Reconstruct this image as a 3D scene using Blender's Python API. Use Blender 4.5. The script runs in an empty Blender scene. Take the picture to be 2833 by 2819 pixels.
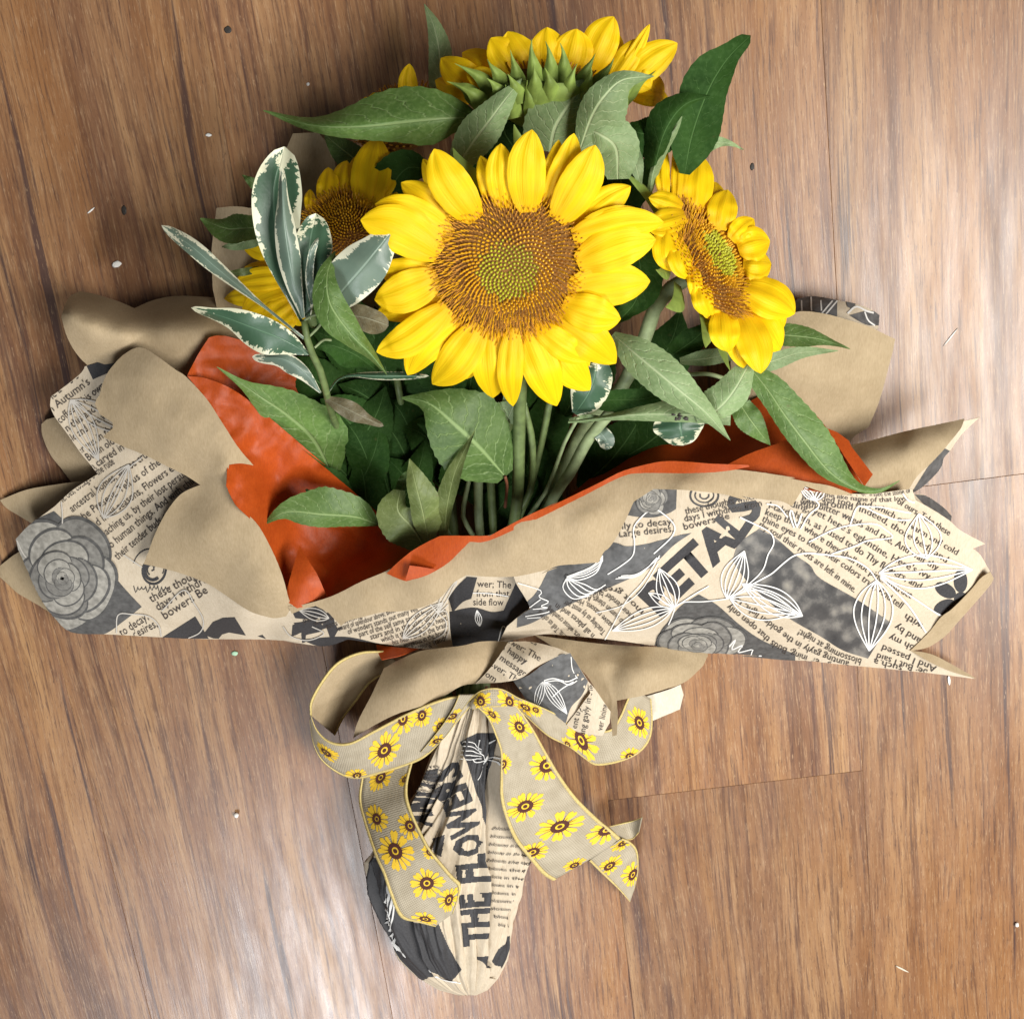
import bpy, bmesh, math, random
import numpy as np
from mathutils import Vector, Matrix, noise
from mathutils.geometry import delaunay_2d_cdt
random.seed(7)
SC = bpy.context.scene
COL = SC.collection
# ---------------------------------------------------------------- camera
IW, IH, FPX = 2833.0, 2819.0, 3136.0
TILT, DIST = math.radians(15.5), 0.75
CAM = Vector((0, DIST*math.sin(TILT), DIST*math.cos(TILT)))
FWD = Vector((0, -math.sin(TILT), -math.cos(TILT)))
UPV = Vector((0, math.cos(TILT), -math.sin(TILT)))
RGT = Vector((1, 0, 0))
cd = bpy.data.cameras.new('camera'); cam = bpy.data.objects.new('camera', cd); COL.objects.link(cam)
cam.location = CAM
cam.rotation_euler = FWD.to_track_quat('-Z', 'Y').to_euler()
cam.rotation_euler = (-TILT, 0, 0)
cd.sensor_fit = 'HORIZONTAL'; cd.sensor_width = 36.0; cd.lens = 36.0*FPX/IW
cd.clip_start = 0.01; cd.clip_end = 60
SC.camera = cam
# ---------------------------------------------------------------- light of the shop: dim ambient and ceiling fixtures
w = bpy.data.worlds.new('World'); SC.world = w; w.use_nodes = True
w.node_tree.nodes['Background'].inputs[0].default_value = (0.93, 0.96, 1.0, 1)
w.node_tree.nodes['Background'].inputs[1].default_value = 0.07
def area(name, loc, target, sx, sy, power, color=(1, 1, 1)):
    l = bpy.data.lights.new(name, 'AREA'); l.shape = 'RECTANGLE'; l.size = sx; l.size_y = sy
    l.energy = power; l.color = color
    o = bpy.data.objects.new(name, l); COL.objects.link(o); o.location = loc
    o.rotation_euler = (Vector(target)-Vector(loc)).to_track_quat('-Z', 'Y').to_euler()
    return o
area('ceiling_light', (0.98, -0.12, 1.50), (0.1, 0, 0), 0.9, 0.8, 50, (1.0, 0.97, 0.92))
area('ceiling_light', (-0.62, -2.35, 2.5), (-0.2, -0.4, 0), 0.6, 0.9, 66, (0.95, 0.97, 1.0))
SC.view_settings.view_transform = 'Standard'; SC.view_settings.look = 'None'
SC.view_settings.exposure = 0.0; SC.view_settings.gamma = 1.0
# ---------------------------------------------------------------- picture coordinates -> place
CR = {'N': (0, 0, 1.0), 'D': (0, 0, 1.46635), 'A': (600, 0, .46826), 'B': (1400, 0, .46826), 'C': (400, 500, .41623),
      'E': (1000, 350, .44225), 'F': (1600, 700, .46826), 'G': (0, 750, .57215), 'H': (700, 1000, .46826),
      'I': (1500, 1150, .3902), 'J': (2050, 1150, .39022), 'K': (800, 1700, .59524), 'L': (0, 0, .4658),
      'Q': (1100, 1500, .31056), 'R': (950, 1850, .50403), 'S': (1900, 0, .5203)}
def T(k, *pts):
    """points read off an enlarged region -> photograph pixels (third value, a height in cm, passes through)"""
    x0, y0, s = CR[k]
    return [(x0+p[0]*s, y0+p[1]*s) + tuple(p[2:]) for p in pts]
def ray(x, y):
    return (FWD + RGT*((x-IW/2)/FPX) - UPV*((y-IH/2)/FPX))
def PX(x, y, z):
    d = ray(x, y); t = (z*0.01-CAM.z)/d.z
    return CAM + d*t
def crs(pts, n, closed=False):
    """Catmull-Rom through points of any dimension, n samples, even by chord"""
    p = np.array(pts, float)
    if len(p) == 2:
        return np.array([p[0]+(p[1]-p[0])*t for t in np.linspace(0, 1, n)])
    if closed: q = np.vstack([p[-1], p, p[0], p[1]])
    else: q = np.vstack([2*p[0]-p[1], p, 2*p[-1]-p[-2]])
    m = len(q)-3
    d = [np.linalg.norm(q[i+2][:2]-q[i+1][:2])+1e-6 for i in range(m)]
    c = np.concatenate([[0], np.cumsum(d)]); out = []
    for s in np.linspace(0, c[-1], n):
        i = min(np.searchsorted(c, s, 'right')-1, m-1); t = (s-c[i])/d[i]
        a, b, e, f = q[i], q[i+1], q[i+2], q[i+3]
        out.append(0.5*((2*b)+(-a+e)*t+(2*a-5*b+4*e-f)*t*t+(-a+3*b-3*e+f)*t**3))
    return np.array(out)
# ---------------------------------------------------------------- materials
MATS = {}
def newmat(name):
    m = bpy.data.materials.new(name); m.use_nodes = True
    nt = m.node_tree; b = nt.nodes['Principled BSDF']; MATS[name] = m
    return m, nt, b
def nd(nt, typ, ins=None, **kw):
    n = nt.nodes.new(typ)
    for k, v in kw.items(): setattr(n, k, v)
    for k, v in (ins or {}).items():
        s = n.inputs[k]
        if hasattr(v, 'is_linked') or isinstance(v, bpy.types.NodeSocket): nt.links.new(v, s)
        else: s.default_value = v
    return n
def math_(nt, op, a, b=0.0, clamp=False):
    n = nd(nt, 'ShaderNodeMath', {0: a, 1: b}, operation=op); n.use_clamp = clamp
    return n.outputs[0]
def ramp(nt, fac, stops, interp='LINEAR'):
    n = nt.nodes.new('ShaderNodeValToRGB'); nt.links.new(fac, n.inputs[0]); r = n.color_ramp; r.interpolation = interp
    while len(r.elements) < len(stops): r.elements.new(0.5)
    for e, (p, c) in zip(r.elements, stops): e.position = p; e.color = tuple(c)+(1,) if len(c) == 3 else c
    return n.outputs[0]
def mix(nt, fac, a, b, blend='MIX'):
    n = nd(nt, 'ShaderNodeMix', data_type='RGBA', blend_type=blend)
    for i, v in ((0, fac), (6, a), (7, b)):
        if isinstance(v, bpy.types.NodeSocket): nt.links.new(v, n.inputs[i])
        else: n.inputs[i].default_value = v if i == 0 else tuple(v)+(1,)
    return n.outputs[2]
def noise_(nt, vec, scale, detail=3, rough=0.55, dist=0.0):
    n = nd(nt, 'ShaderNodeTexNoise', {'Vector': vec, 'Scale': scale, 'Detail': detail, 'Roughness': rough, 'Distortion': dist})
    return n.outputs[0]
def mapped(nt, vec, scale):
    return nd(nt, 'ShaderNodeMapping', {0: vec, 3: scale}).outputs[0]
def bump(nt, b, h, strength, dist=0.001):
    n = nd(nt, 'ShaderNodeBump', {'Height': h, 'Strength': strength, 'Distance': dist}); nt.links.new(n.outputs[0], b.inputs['Normal'])
def translucent(nt, b, col, fac):
    t = nd(nt, 'ShaderNodeBsdfTranslucent')
    if isinstance(col, bpy.types.NodeSocket): nt.links.new(col, t.inputs[0])
    else: t.inputs[0].default_value = tuple(col)+(1,)
    ms = nd(nt, 'ShaderNodeMixShader', {0: fac}); nt.links.new(b.outputs[0], ms.inputs[1]); nt.links.new(t.outputs[0], ms.inputs[2])
    nt.links.new(ms.outputs[0], nt.nodes['Material Output'].inputs[0])
def wood():
    m, nt, b = newmat('laminate_wood')
    tc = nd(nt, 'ShaderNodeTexCoord').outputs['Object']; oi = nd(nt, 'ShaderNodeObjectInfo').outputs['Random']
    off = nd(nt, 'ShaderNodeCombineXYZ', {0: math_(nt, 'MULTIPLY', oi, 3.7), 1: math_(nt, 'MULTIPLY', oi, 9.1)}).outputs[0]
    v = nd(nt, 'ShaderNodeVectorMath', {0: tc, 1: off}, operation='ADD').outputs[0]
    warp = nd(nt, 'ShaderNodeTexNoise', {'Vector': mapped(nt, v, (9, 2.2, 1)), 'Scale': 1.0, 'Detail': 2.0})
    wv = nd(nt, 'ShaderNodeVectorMath', {0: warp.outputs['Color'], 1: (.5, .5, .5)}, operation='SUBTRACT').outputs[0]
    wv = nd(nt, 'ShaderNodeVectorMath', {0: wv, 1: (.03, 0, 0)}, operation='MULTIPLY').outputs[0]
    v = nd(nt, 'ShaderNodeVectorMath', {0: v, 1: wv}, operation='ADD').outputs[0]
    broad = noise_(nt, mapped(nt, v, (38, 2.6, 1)), 1.0, 4, .6)
    col = ramp(nt, broad, [(.30, (.105, .05, .028)), (.43, (.20, .098, .05)), (.54, (.275, .145, .07)), (.68, (.39, .225, .105))])
    mid = noise_(nt, mapped(nt, v, (190, 5.0, 1)), 1.0, 4, .62)
    col = mix(nt, ramp(nt, mid, [(.35, (1, 1, 1)), (.5, (0, 0, 0))]), col, mix(nt, .8, col, (.085, .04, .03)))
    hue = noise_(nt, mapped(nt, v, (14, 2.0, 1)), 1.0, 3)
    col = mix(nt, ramp(nt, hue, [(.42, (0, 0, 0)), (.68, (.55, .55, .55))]), col, (.30, .135, .045))
    fine = noise_(nt, mapped(nt, v, (620, 36, 1)), 1.0, 4, .68)
    col = mix(nt, ramp(nt, fine, [(.52, (0, 0, 0)), (.70, (.55, .55, .55))]), col, (.42, .27, .15))
    fine2 = noise_(nt, mapped(nt, v, (540, 24, 7)), 1.0, 4, .68)
    col = mix(nt, ramp(nt, fine2, [(.34, (.8, .8, .8)), (.48, (0, 0, 0))]), col, (.095, .046, .03))
    dk = noise_(nt, mapped(nt, v, (95, 2.4, 4)), 1.0, 4, .6)
    col = mix(nt, ramp(nt, dk, [(.60, (0, 0, 0)), (.66, (.85, .85, .85))]), col, (.06, .034, .032))
    pore = noise_(nt, mapped(nt, v, (1500, 130, 3)), 1.0, 3, .7)
    col = mix(nt, ramp(nt, pore, [(.33, (.75, .75, .75)), (.40, (0, 0, 0))]), col, (.07, .034, .024))
    fleck = noise_(nt, mapped(nt, v, (1150, 95, 11)), 1.0, 3, .7)
    col = mix(nt, ramp(nt, fleck, [(.60, (0, 0, 0)), (.66, (.5, .5, .5))]), col, (.47, .31, .18))
    tint = nd(nt, 'ShaderNodeHueSaturation', {'Value': math_(nt, 'ADD', math_(nt, 'MULTIPLY', oi, .22), .92), 'Color': col}).outputs[0]
    nt.links.new(tint, b.inputs['Base Color'])
    rg = noise_(nt, mapped(nt, v, (90, 14, 1)), 1.0, 4)
    nt.links.new(ramp(nt, rg, [(.3, (.27, .27, .27)), (.7, (.42, .42, .42))]), b.inputs['Roughness'])
    b.inputs['Specular IOR Level'].default_value = .5
    bump(nt, b, mix(nt, .5, fine, fine2), .22, .0006)
def paper(name, c0, c1, rough=.82, bs=.25, trans=0.0, sc=1.0):
    m, nt, b = newmat(name)
    tc = nd(nt, 'ShaderNodeTexCoord').outputs['Object']
    n1 = noise_(nt, tc, 60*sc, 5, .65); n2 = noise_(nt, mapped(nt, tc, (1400, 260, 900)), 1.0, 2)
    f = math_(nt, 'ADD', math_(nt, 'MULTIPLY', n1, .45), math_(nt, 'MULTIPLY', n2, .55))
    col = ramp(nt, f, [(.32, c0), (.66, c1)])
    nt.links.new(col, b.inputs['Base Color']); b.inputs['Roughness'].default_value = rough
    b.inputs['Specular IOR Level'].default_value = .16 if not trans else .4
    bump(nt, b, noise_(nt, tc, 420*sc, 4, .7), bs, .0006)
    if trans: translucent(nt, b, col, trans)
def plain(name, c, rough=.6, var=.12, spec=.35, scale=900):
    m, nt, b = newmat(name)
    tc = nd(nt, 'ShaderNodeTexCoord').outputs['Object']; n1 = noise_(nt, tc, scale, 3)
    col = ramp(nt, n1, [(.3, tuple(x*(1-var) for x in c)), (.7, tuple(min(1, x*(1+var)) for x in c))])
    nt.links.new(col, b.inputs['Base Color']); b.inputs['Roughness'].default_value = rough; b.inputs['Specular IOR Level'].default_value = spec
def rose_print(name):
    """grey halftone rose photograph; UV 0 is the heart of the rose"""
    m, nt, b = newmat(name)
    uv = nd(nt, 'ShaderNodeUVMap', uv_map='UV').outputs[0]
    nz = nd(nt, 'ShaderNodeTexNoise', {'Vector': uv, 'Scale': 1.25, 'Detail': 2.0})
    d = nd(nt, 'ShaderNodeVectorMath', {0: nz.outputs['Color'], 1: (.5, .5, .5)}, operation='SUBTRACT').outputs[0]
    d = nd(nt, 'ShaderNodeVectorMath', {0: d, 1: (1.0, 1.0, 0)}, operation='MULTIPLY').outputs[0]
    p = nd(nt, 'ShaderNodeVectorMath', {0: uv, 1: d}, operation='ADD').outputs[0]
    ln = nd(nt, 'ShaderNodeVectorMath', {0: p}, operation='LENGTH').outputs['Value']
    sx = nd(nt, 'ShaderNodeSeparateXYZ', {0: p}); ang = math_(nt, 'ARCTAN2', sx.outputs[1], sx.outputs[0])
    ph = math_(nt, 'ADD', math_(nt, 'MULTIPLY', math_(nt, 'POWER', ln, .55), 4.6), math_(nt, 'MULTIPLY', math_(nt, 'SINE', math_(nt, 'ADD', math_(nt, 'MULTIPLY', ang, 2.0), math_(nt, 'MULTIPLY', ln, 5.0))), .28))
    ph = math_(nt, 'ADD', ph, math_(nt, 'MULTIPLY', noise_(nt, uv, 2.6, 3), 1.3))
    saw = math_(nt, 'FRACT', ph)
    petal = ramp(nt, saw, [(0, (.045, .045, .046)), (.12, (.13, .125, .12)), (.6, (.24, .225, .195)), (.93, (.34, .315, .265)), (1, (.07, .07, .07))])
    edge = ramp(nt, math_(nt, 'ADD', ln, math_(nt, 'MULTIPLY', noise_(nt, uv, 3.5, 2), .3)), [(1.02, (0, 0, 0)), (1.08, (1, 1, 1))]) if False else \
        nd(nt, 'ShaderNodeMapRange', {0: math_(nt, 'ADD', ln, math_(nt, 'MULTIPLY', noise_(nt, uv, 3.5, 2), .35)), 1: 1.08, 2: 1.2}).outputs[0]
    bgc = ramp(nt, noise_(nt, uv, 5, 4), [(.35, (.032, .033, .036)), (.7, (.085, .085, .086))])
    nt.links.new(mix(nt, edge, petal, bgc), b.inputs['Base Color']); b.inputs['Roughness'].default_value = .62
def blot_print(name):
    m, nt, b = newmat(name)
    uv = nd(nt, 'ShaderNodeUVMap', uv_map='UV').outputs[0]
    v = nd(nt, 'ShaderNodeTexVoronoi', {'Vector': uv, 'Scale': 4.5}, feature='SMOOTH_F1')
    f = math_(nt, 'ADD', math_(nt, 'MULTIPLY', v.outputs['Distance'], .6), math_(nt, 'MULTIPLY', noise_(nt, uv, 3.0, 5, .65), .75))
    nt.links.new(ramp(nt, f, [(.3, (.27, .25, .21)), (.52, (.17, .16, .145)), (.68, (.07, .068, .066)), (.9, (.035, .035, .036))]), b.inputs['Base Color'])
    b.inputs['Roughness'].default_value = .62
def leaf_mat(name, top, dark, vein, veinw=1.0, rough=.5, trans=.12, nveins=9.0, bumpk=.5):
    m, nt, b = newmat(name)
    uv = nd(nt, 'ShaderNodeUVMap', uv_map='UV').outputs[0]; s = nd(nt, 'ShaderNodeSeparateXYZ', {0: uv})
    u, v = s.outputs[0], math_(nt, 'ABSOLUTE', s.outputs[1])
    oi = nd(nt, 'ShaderNodeObjectInfo').outputs['Random']
    tc = nd(nt, 'ShaderNodeTexCoord').outputs['Object']
    mid = nd(nt, 'ShaderNodeMapRange', {0: v, 1: .028*veinw, 2: .07*veinw, 3: 1.0, 4: 0.0}).outputs[0]
    wob = math_(nt, 'MULTIPLY', noise_(nt, uv, 4.0, 2), .12)
    w_ = math_(nt, 'SUBTRACT', math_(nt, 'ADD', u, wob), math_(nt, 'MULTIPLY', math_(nt, 'POWER', v, .8), .22))
    sv = math_(nt, 'ABSOLUTE', math_(nt, 'SUBTRACT', math_(nt, 'FRACT', math_(nt, 'MULTIPLY', w_, nveins)), .5))
    side = nd(nt, 'ShaderNodeMapRange', {0: sv, 1: .02*veinw, 2: .075*veinw, 3: 1.0, 4: 0.0}).outputs[0]
    side = math_(nt, 'MULTIPLY', side, nd(nt, 'ShaderNodeMapRange', {0: v, 1: .5, 2: .95, 3: .62, 4: .1}).outputs[0])
    f = math_(nt, 'MAXIMUM', mid, side)
    n1 = noise_(nt, tc, 55, 4, .6)
    base = ramp(nt, n1, [(.3, dark), (.68, top)])
    mott = noise_(nt, tc, 420, 3, .6)
    base = mix(nt, ramp(nt, mott, [(.45, (0, 0, 0)), (.75, (.35, .35, .35))]), base, vein)
    spots = noise_(nt, tc, 130, 2, .5)
    base = mix(nt, ramp(nt, spots, [(.72, (0, 0, 0)), (.78, (.45, .45, .45))]), base, (.10, .085, .03))
    base = nd(nt, 'ShaderNodeHueSaturation', {'Value': math_(nt, 'ADD', math_(nt, 'MULTIPLY', oi, .35), .85), 'Color': base}).outputs[0]
    col = mix(nt, f, base, vein)
    nt.links.new(col, b.inputs['Base Color']); b.inputs['Roughness'].default_value = rough; b.inputs['Specular IOR Level'].default_value = .35 if rough < .7 else .12
    h = math_(nt, 'ADD', math_(nt, 'MULTIPLY', f, -.8), math_(nt, 'MULTIPLY', mott, .25))
    bump(nt, b, h, bumpk, .0016)
    translucent(nt, b, col, trans)
def variegated(name, green, dark, cream):
    m, nt, b = newmat(name)
    uv = nd(nt, 'ShaderNodeUVMap', uv_map='UV').outputs[0]; s = nd(nt, 'ShaderNodeSeparateXYZ', {0: uv})
    u, v = s.outputs[0], math_(nt, 'ABSOLUTE', s.outputs[1]); oi = nd(nt, 'ShaderNodeObjectInfo').outputs['Random']
    sd = nd(nt, 'ShaderNodeCombineXYZ', {0: math_(nt, 'MULTIPLY', u, 30.0), 1: math_(nt, 'MULTIPLY', s.outputs[1], 2.2), 2: math_(nt, 'MULTIPLY', oi, 40.0)}).outputs[0]
    jag = noise_(nt, sd, 1.0, 3, .7)
    sd2 = nd(nt, 'ShaderNodeCombineXYZ', {0: math_(nt, 'MULTIPLY', u, 3.0), 1: s.outputs[1], 2: math_(nt, 'MULTIPLY', oi, 77.0)}).outputs[0]
    wide = noise_(nt, sd2, 1.4, 1)
    rim = math_(nt, 'MAXIMUM', v, nd(nt, 'ShaderNodeMapRange', {0: u, 1: .62, 2: 1.0, 3: .25, 4: 1.05}).outputs[0])
    t = math_(nt, 'ADD', rim, math_(nt, 'ADD', math_(nt, 'MULTIPLY', jag, .95), math_(nt, 'MULTIPLY', wide, 1.1)))
    f = nd(nt, 'ShaderNodeMapRange', {0: t, 1: 1.84, 2: 1.88}).outputs[0]
    tc = nd(nt, 'ShaderNodeTexCoord').outputs['Object']; n1 = noise_(nt, tc, 60, 3)
    base = ramp(nt, n1, [(.3, dark), (.7, green)])
    mid = nd(nt, 'ShaderNodeMapRange', {0: v, 1: .02, 2: .06, 3: .6, 4: 0.0}).outputs[0]
    base = mix(nt, mid, base, tuple(x*1.7+.03 for x in green))
    col = mix(nt, f, base, cream)
    nt.links.new(col, b.inputs['Base Color']); b.inputs['Roughness'].default_value = .4; b.inputs['Specular IOR Level'].default_value = .45
    bump(nt, b, math_(nt, 'ADD', math_(nt, 'MULTIPLY', mid, -1.0), math_(nt, 'MULTIPLY', noise_(nt, tc, 300, 2), .3)), .4, .001)
    translucent(nt, b, col, .1)
def petal_mat(name):
    m, nt, b = newmat(name)
    uv = nd(nt, 'ShaderNodeUVMap', uv_map='UV').outputs[0]; s = nd(nt, 'ShaderNodeSeparateXYZ', {0: uv}); oi = nd(nt, 'ShaderNodeObjectInfo').outputs['Random']
    vec = nd(nt, 'ShaderNodeCombineXYZ', {0: math_(nt, 'MULTIPLY', s.outputs[0], 1.2), 1: math_(nt, 'MULTIPLY', s.outputs[1], 9.0), 2: math_(nt, 'MULTIPLY', oi, 30)}).outputs[0]
    st = noise_(nt, vec, 1.0, 3, .6)
    col = ramp(nt, st, [(.28, (.92, .56, .003)), (.5, (.95, .63, .004)), (.72, (.97, .69, .008))])
    col = mix(nt, nd(nt, 'ShaderNodeMapRange', {0: s.outputs[0], 1: .02, 2: .42, 3: .45, 4: 0.0}).outputs[0], col, (.80, .36, .003))
    col = nd(nt, 'ShaderNodeHueSaturation', {'Value': math_(nt, 'ADD', math_(nt, 'MULTIPLY', oi, .16), .90), 'Color': col}).outputs[0]
    nt.links.new(col, b.inputs['Base Color']); b.inputs['Roughness'].default_value = .52; b.inputs['Specular IOR Level'].default_value = .25
    bump(nt, b, st, .35, .0014)
    translucent(nt, b, col, .22)
def burlap():
    m, nt, b = newmat('woven_ribbon')
    uv = nd(nt, 'ShaderNodeUVMap', uv_map='UV').outputs[0]; s = nd(nt, 'ShaderNodeSeparateXYZ', {0: uv})
    def thread(x, k): return math_(nt, 'ABSOLUTE', math_(nt, 'SINE', math_(nt, 'MULTIPLY', x, k)))
    a = thread(s.outputs[0], 2200.0); c = thread(s.outputs[1], 2600.0)
    hole = math_(nt, 'MULTIPLY', math_(nt, 'LESS_THAN', a, .5), math_(nt, 'LESS_THAN', c, .55))
    n1 = noise_(nt, uv, 90.0, 3)
    base = ramp(nt, n1, [(.3, (.40, .345, .25)), (.7, (.50, .44, .33))])
    col = mix(nt, math_(nt, 'MULTIPLY', hole, .6), base, (.20, .155, .10))
    nt.links.new(col, b.inputs['Base Color']); b.inputs['Roughness'].default_value = .85; b.inputs['Specular IOR Level'].default_value = .15
    bump(nt, b, math_(nt, 'ADD', a, c), .3, .0006); translucent(nt, b, col, .1)
wood()
paper('kraft_paper', (.335, .255, .152), (.43, .335, .212))  # base colour lowered so shaded cuffs look dim beside the print side
paper('kraft_print_side', (.48, .40, .29), (.60, .515, .395))
paper('tissue_orange', (.48, .072, .008), (.62, .105, .012), .5, .3, .3)
paper('cream_scrap', (.52, .48, .38), (.66, .61, .50))
plain('ink_dark', (.042, .041, .043), .6, .25)
plain('ink_text', (.055, .045, .040), .65, .2)
plain('ink_grey', (.10, .10, .10), .6, .35, .35, 200)
plain('ink_white', (.74, .73, .70), .6, .05)
plain('ink_pale', (.50, .47, .42), .6, .08)
plain('photo_light', (.30, .285, .25), .65, .3, .3, 260)
plain('photo_mid', (.19, .182, .165), .65, .3, .3, 260)
plain('photo_dark', (.085, .083, .08), .65, .3, .3, 260)
plain('ribbon_yellow', (.80, .52, .035), .7, .1)
plain('ribbon_brown', (.075, .022, .016), .8, .2)
plain('ribbon_edge', (.56, .44, .17), .7, .2)
rose_print('rose_photo_print'); blot_print('hydrangea_photo_print')
leaf_mat('sunflower_leaf', (.105, .185, .042), (.062, .122, .026), (.23, .33, .125))
leaf_mat('sunflower_leaf_underside', (.225, .315, .145), (.16, .24, .10), (.40, .49, .27), 1.1, .6)
leaf_mat('sunflower_leaf_dark', (.024, .066, .010), (.012, .040, .006), (.06, .125, .035), .6, .75, .04)  # dark leaf green, also standing in for shade deep in the wrap
leaf_mat('sunflower_leaf_olive', (.15, .19, .058), (.095, .13, .036), (.25, .30, .12), .8)
variegated('variegated_leaf', (.060, .125, .070), (.035, .085, .045), (.66, .66, .47))
variegated('variegated_leaf_back', (.155, .215, .165), (.11, .165, .125), (.66, .66, .50))
leaf_mat('brown_leaf_back', (.13, .11, .06), (.09, .075, .04), (.26, .25, .17), .9)  # brownish undersides of the sprig leaves
petal_mat('sunflower_petal')
plain('floret_brown', (.55, .265, .04), .7, .5, .3, 420)
plain('floret_gold', (.72, .38, .014), .6, .35, .3, 420)
plain('bud_green', (.50, .50, .03), .5, .35, .4, 420)
plain('disc_base', (.19, .085, .014), .8, .3)  # dark base under the florets paints shade into the gaps between them
plain('stem_green', (.115, .16, .055), .55, .3, .4, 160)
plain('stem_pale', (.24, .30, .15), .6, .25, .4, 160)
plain('stem_red', (.17, .06, .03), .55, .3, .4, 160)
plain('calyx_green', (.19, .27, .055), .6, .3, .35, 120)
plain('speck_white', (.78, .77, .73), .5, .05)
plain('speck_green', (.35, .55, .38), .5, .1)
plain('speck_dark', (.035, .03, .025), .6, .2)
burlap()
# ---------------------------------------------------------------- objects
def mesh_obj(name, verts, faces, mat, parent=None, uvs=None, smooth=True, kind=None):
    me = bpy.data.meshes.new(name); me.from_pydata([tuple(v) for v in verts], [], faces)
    if uvs is not None:
        ul = me.uv_layers.new(name='UV')
        li = np.zeros(len(me.loops), int); me.loops.foreach_get('vertex_index', li)
        ul.data.foreach_set('uv', np.array(uvs, float)[li].ravel())
    if smooth: me.polygons.foreach_set('use_smooth', [True]*len(me.polygons))
    me.materials.append(MATS[mat]); me.update()
    o = bpy.data.objects.new(name, me); COL.objects.link(o)
    if parent:
        o.parent = parent; o.matrix_parent_inverse = Matrix.Translation(parent.location).inverted()
    if kind: o['kind'] = kind
    return o
def sub(o, part):      # sub-part under a part (parts stand at the world origin below their thing)
    o.parent = part; o.matrix_parent_inverse = Matrix.Identity(4)
    return o
def tag(o, label, cat, group=None):
    o['label'] = label; o['category'] = cat
    if group: o['group'] = group
    return o
def thing(name, loc, label, cat, group=None):
    o = bpy.data.objects.new(name, None); COL.objects.link(o); o.location = loc; o.empty_display_size = .01
    return tag(o, label, cat, group)
def pip(pts, poly):
    """points in polygon, numpy"""
    p = np.atleast_2d(np.array(pts, float)); x, y = p[:, 0], p[:, 1]; ins = np.zeros(len(p), bool)
    q = np.array(poly)[:, :2]; j = len(q)-1
    for i in range(len(q)):
        xi, yi, xj, yj = q[i][0], q[i][1], q[j][0], q[j][1]
        if yi != yj:
            c = ((yi > y) != (yj > y)) & (x < (xj-xi)*(y-yi)/(yj-yi)+xi); ins ^= c
        j = i
    return ins
def round_outline(pts, step=9.0, corner=42, rag=0.0):
    """dense outline: corners sharper than `corner` degrees stay sharp, the rest is splined"""
    p = [np.array(a[:2], float) for a in pts]; n = len(p); sharp = []
    for i in range(n):
        a, b = p[i]-p[i-1], p[(i+1) % n]-p[i]
        t = abs(math.degrees(math.atan2(a[0]*b[1]-a[1]*b[0], a@b))); sharp.append(t > corner)
    if not any(sharp): sharp[0] = True
    idx = [i for i in range(n) if sharp[i]]; out = []
    for k, i in enumerate(idx):
        j = idx[(k+1) % len(idx)]
        seg = [p[i]]; m = i
        while True:
            m = (m+1) % n; seg.append(p[m])
            if m == j: break
        L = sum(np.linalg.norm(seg[q+1]-seg[q]) for q in range(len(seg)-1))
        c = crs(seg, max(2, int(L/step)+1))
        out += list(c[:-1])
    if rag:
        for i, q in enumerate(out):
            q += np.array([noise.noise(Vector((q[0]*.09, q[1]*.09, 3))), noise.noise(Vector((q[0]*.09, q[1]*.09, 9)))])*rag
    return np.array(out)
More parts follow.
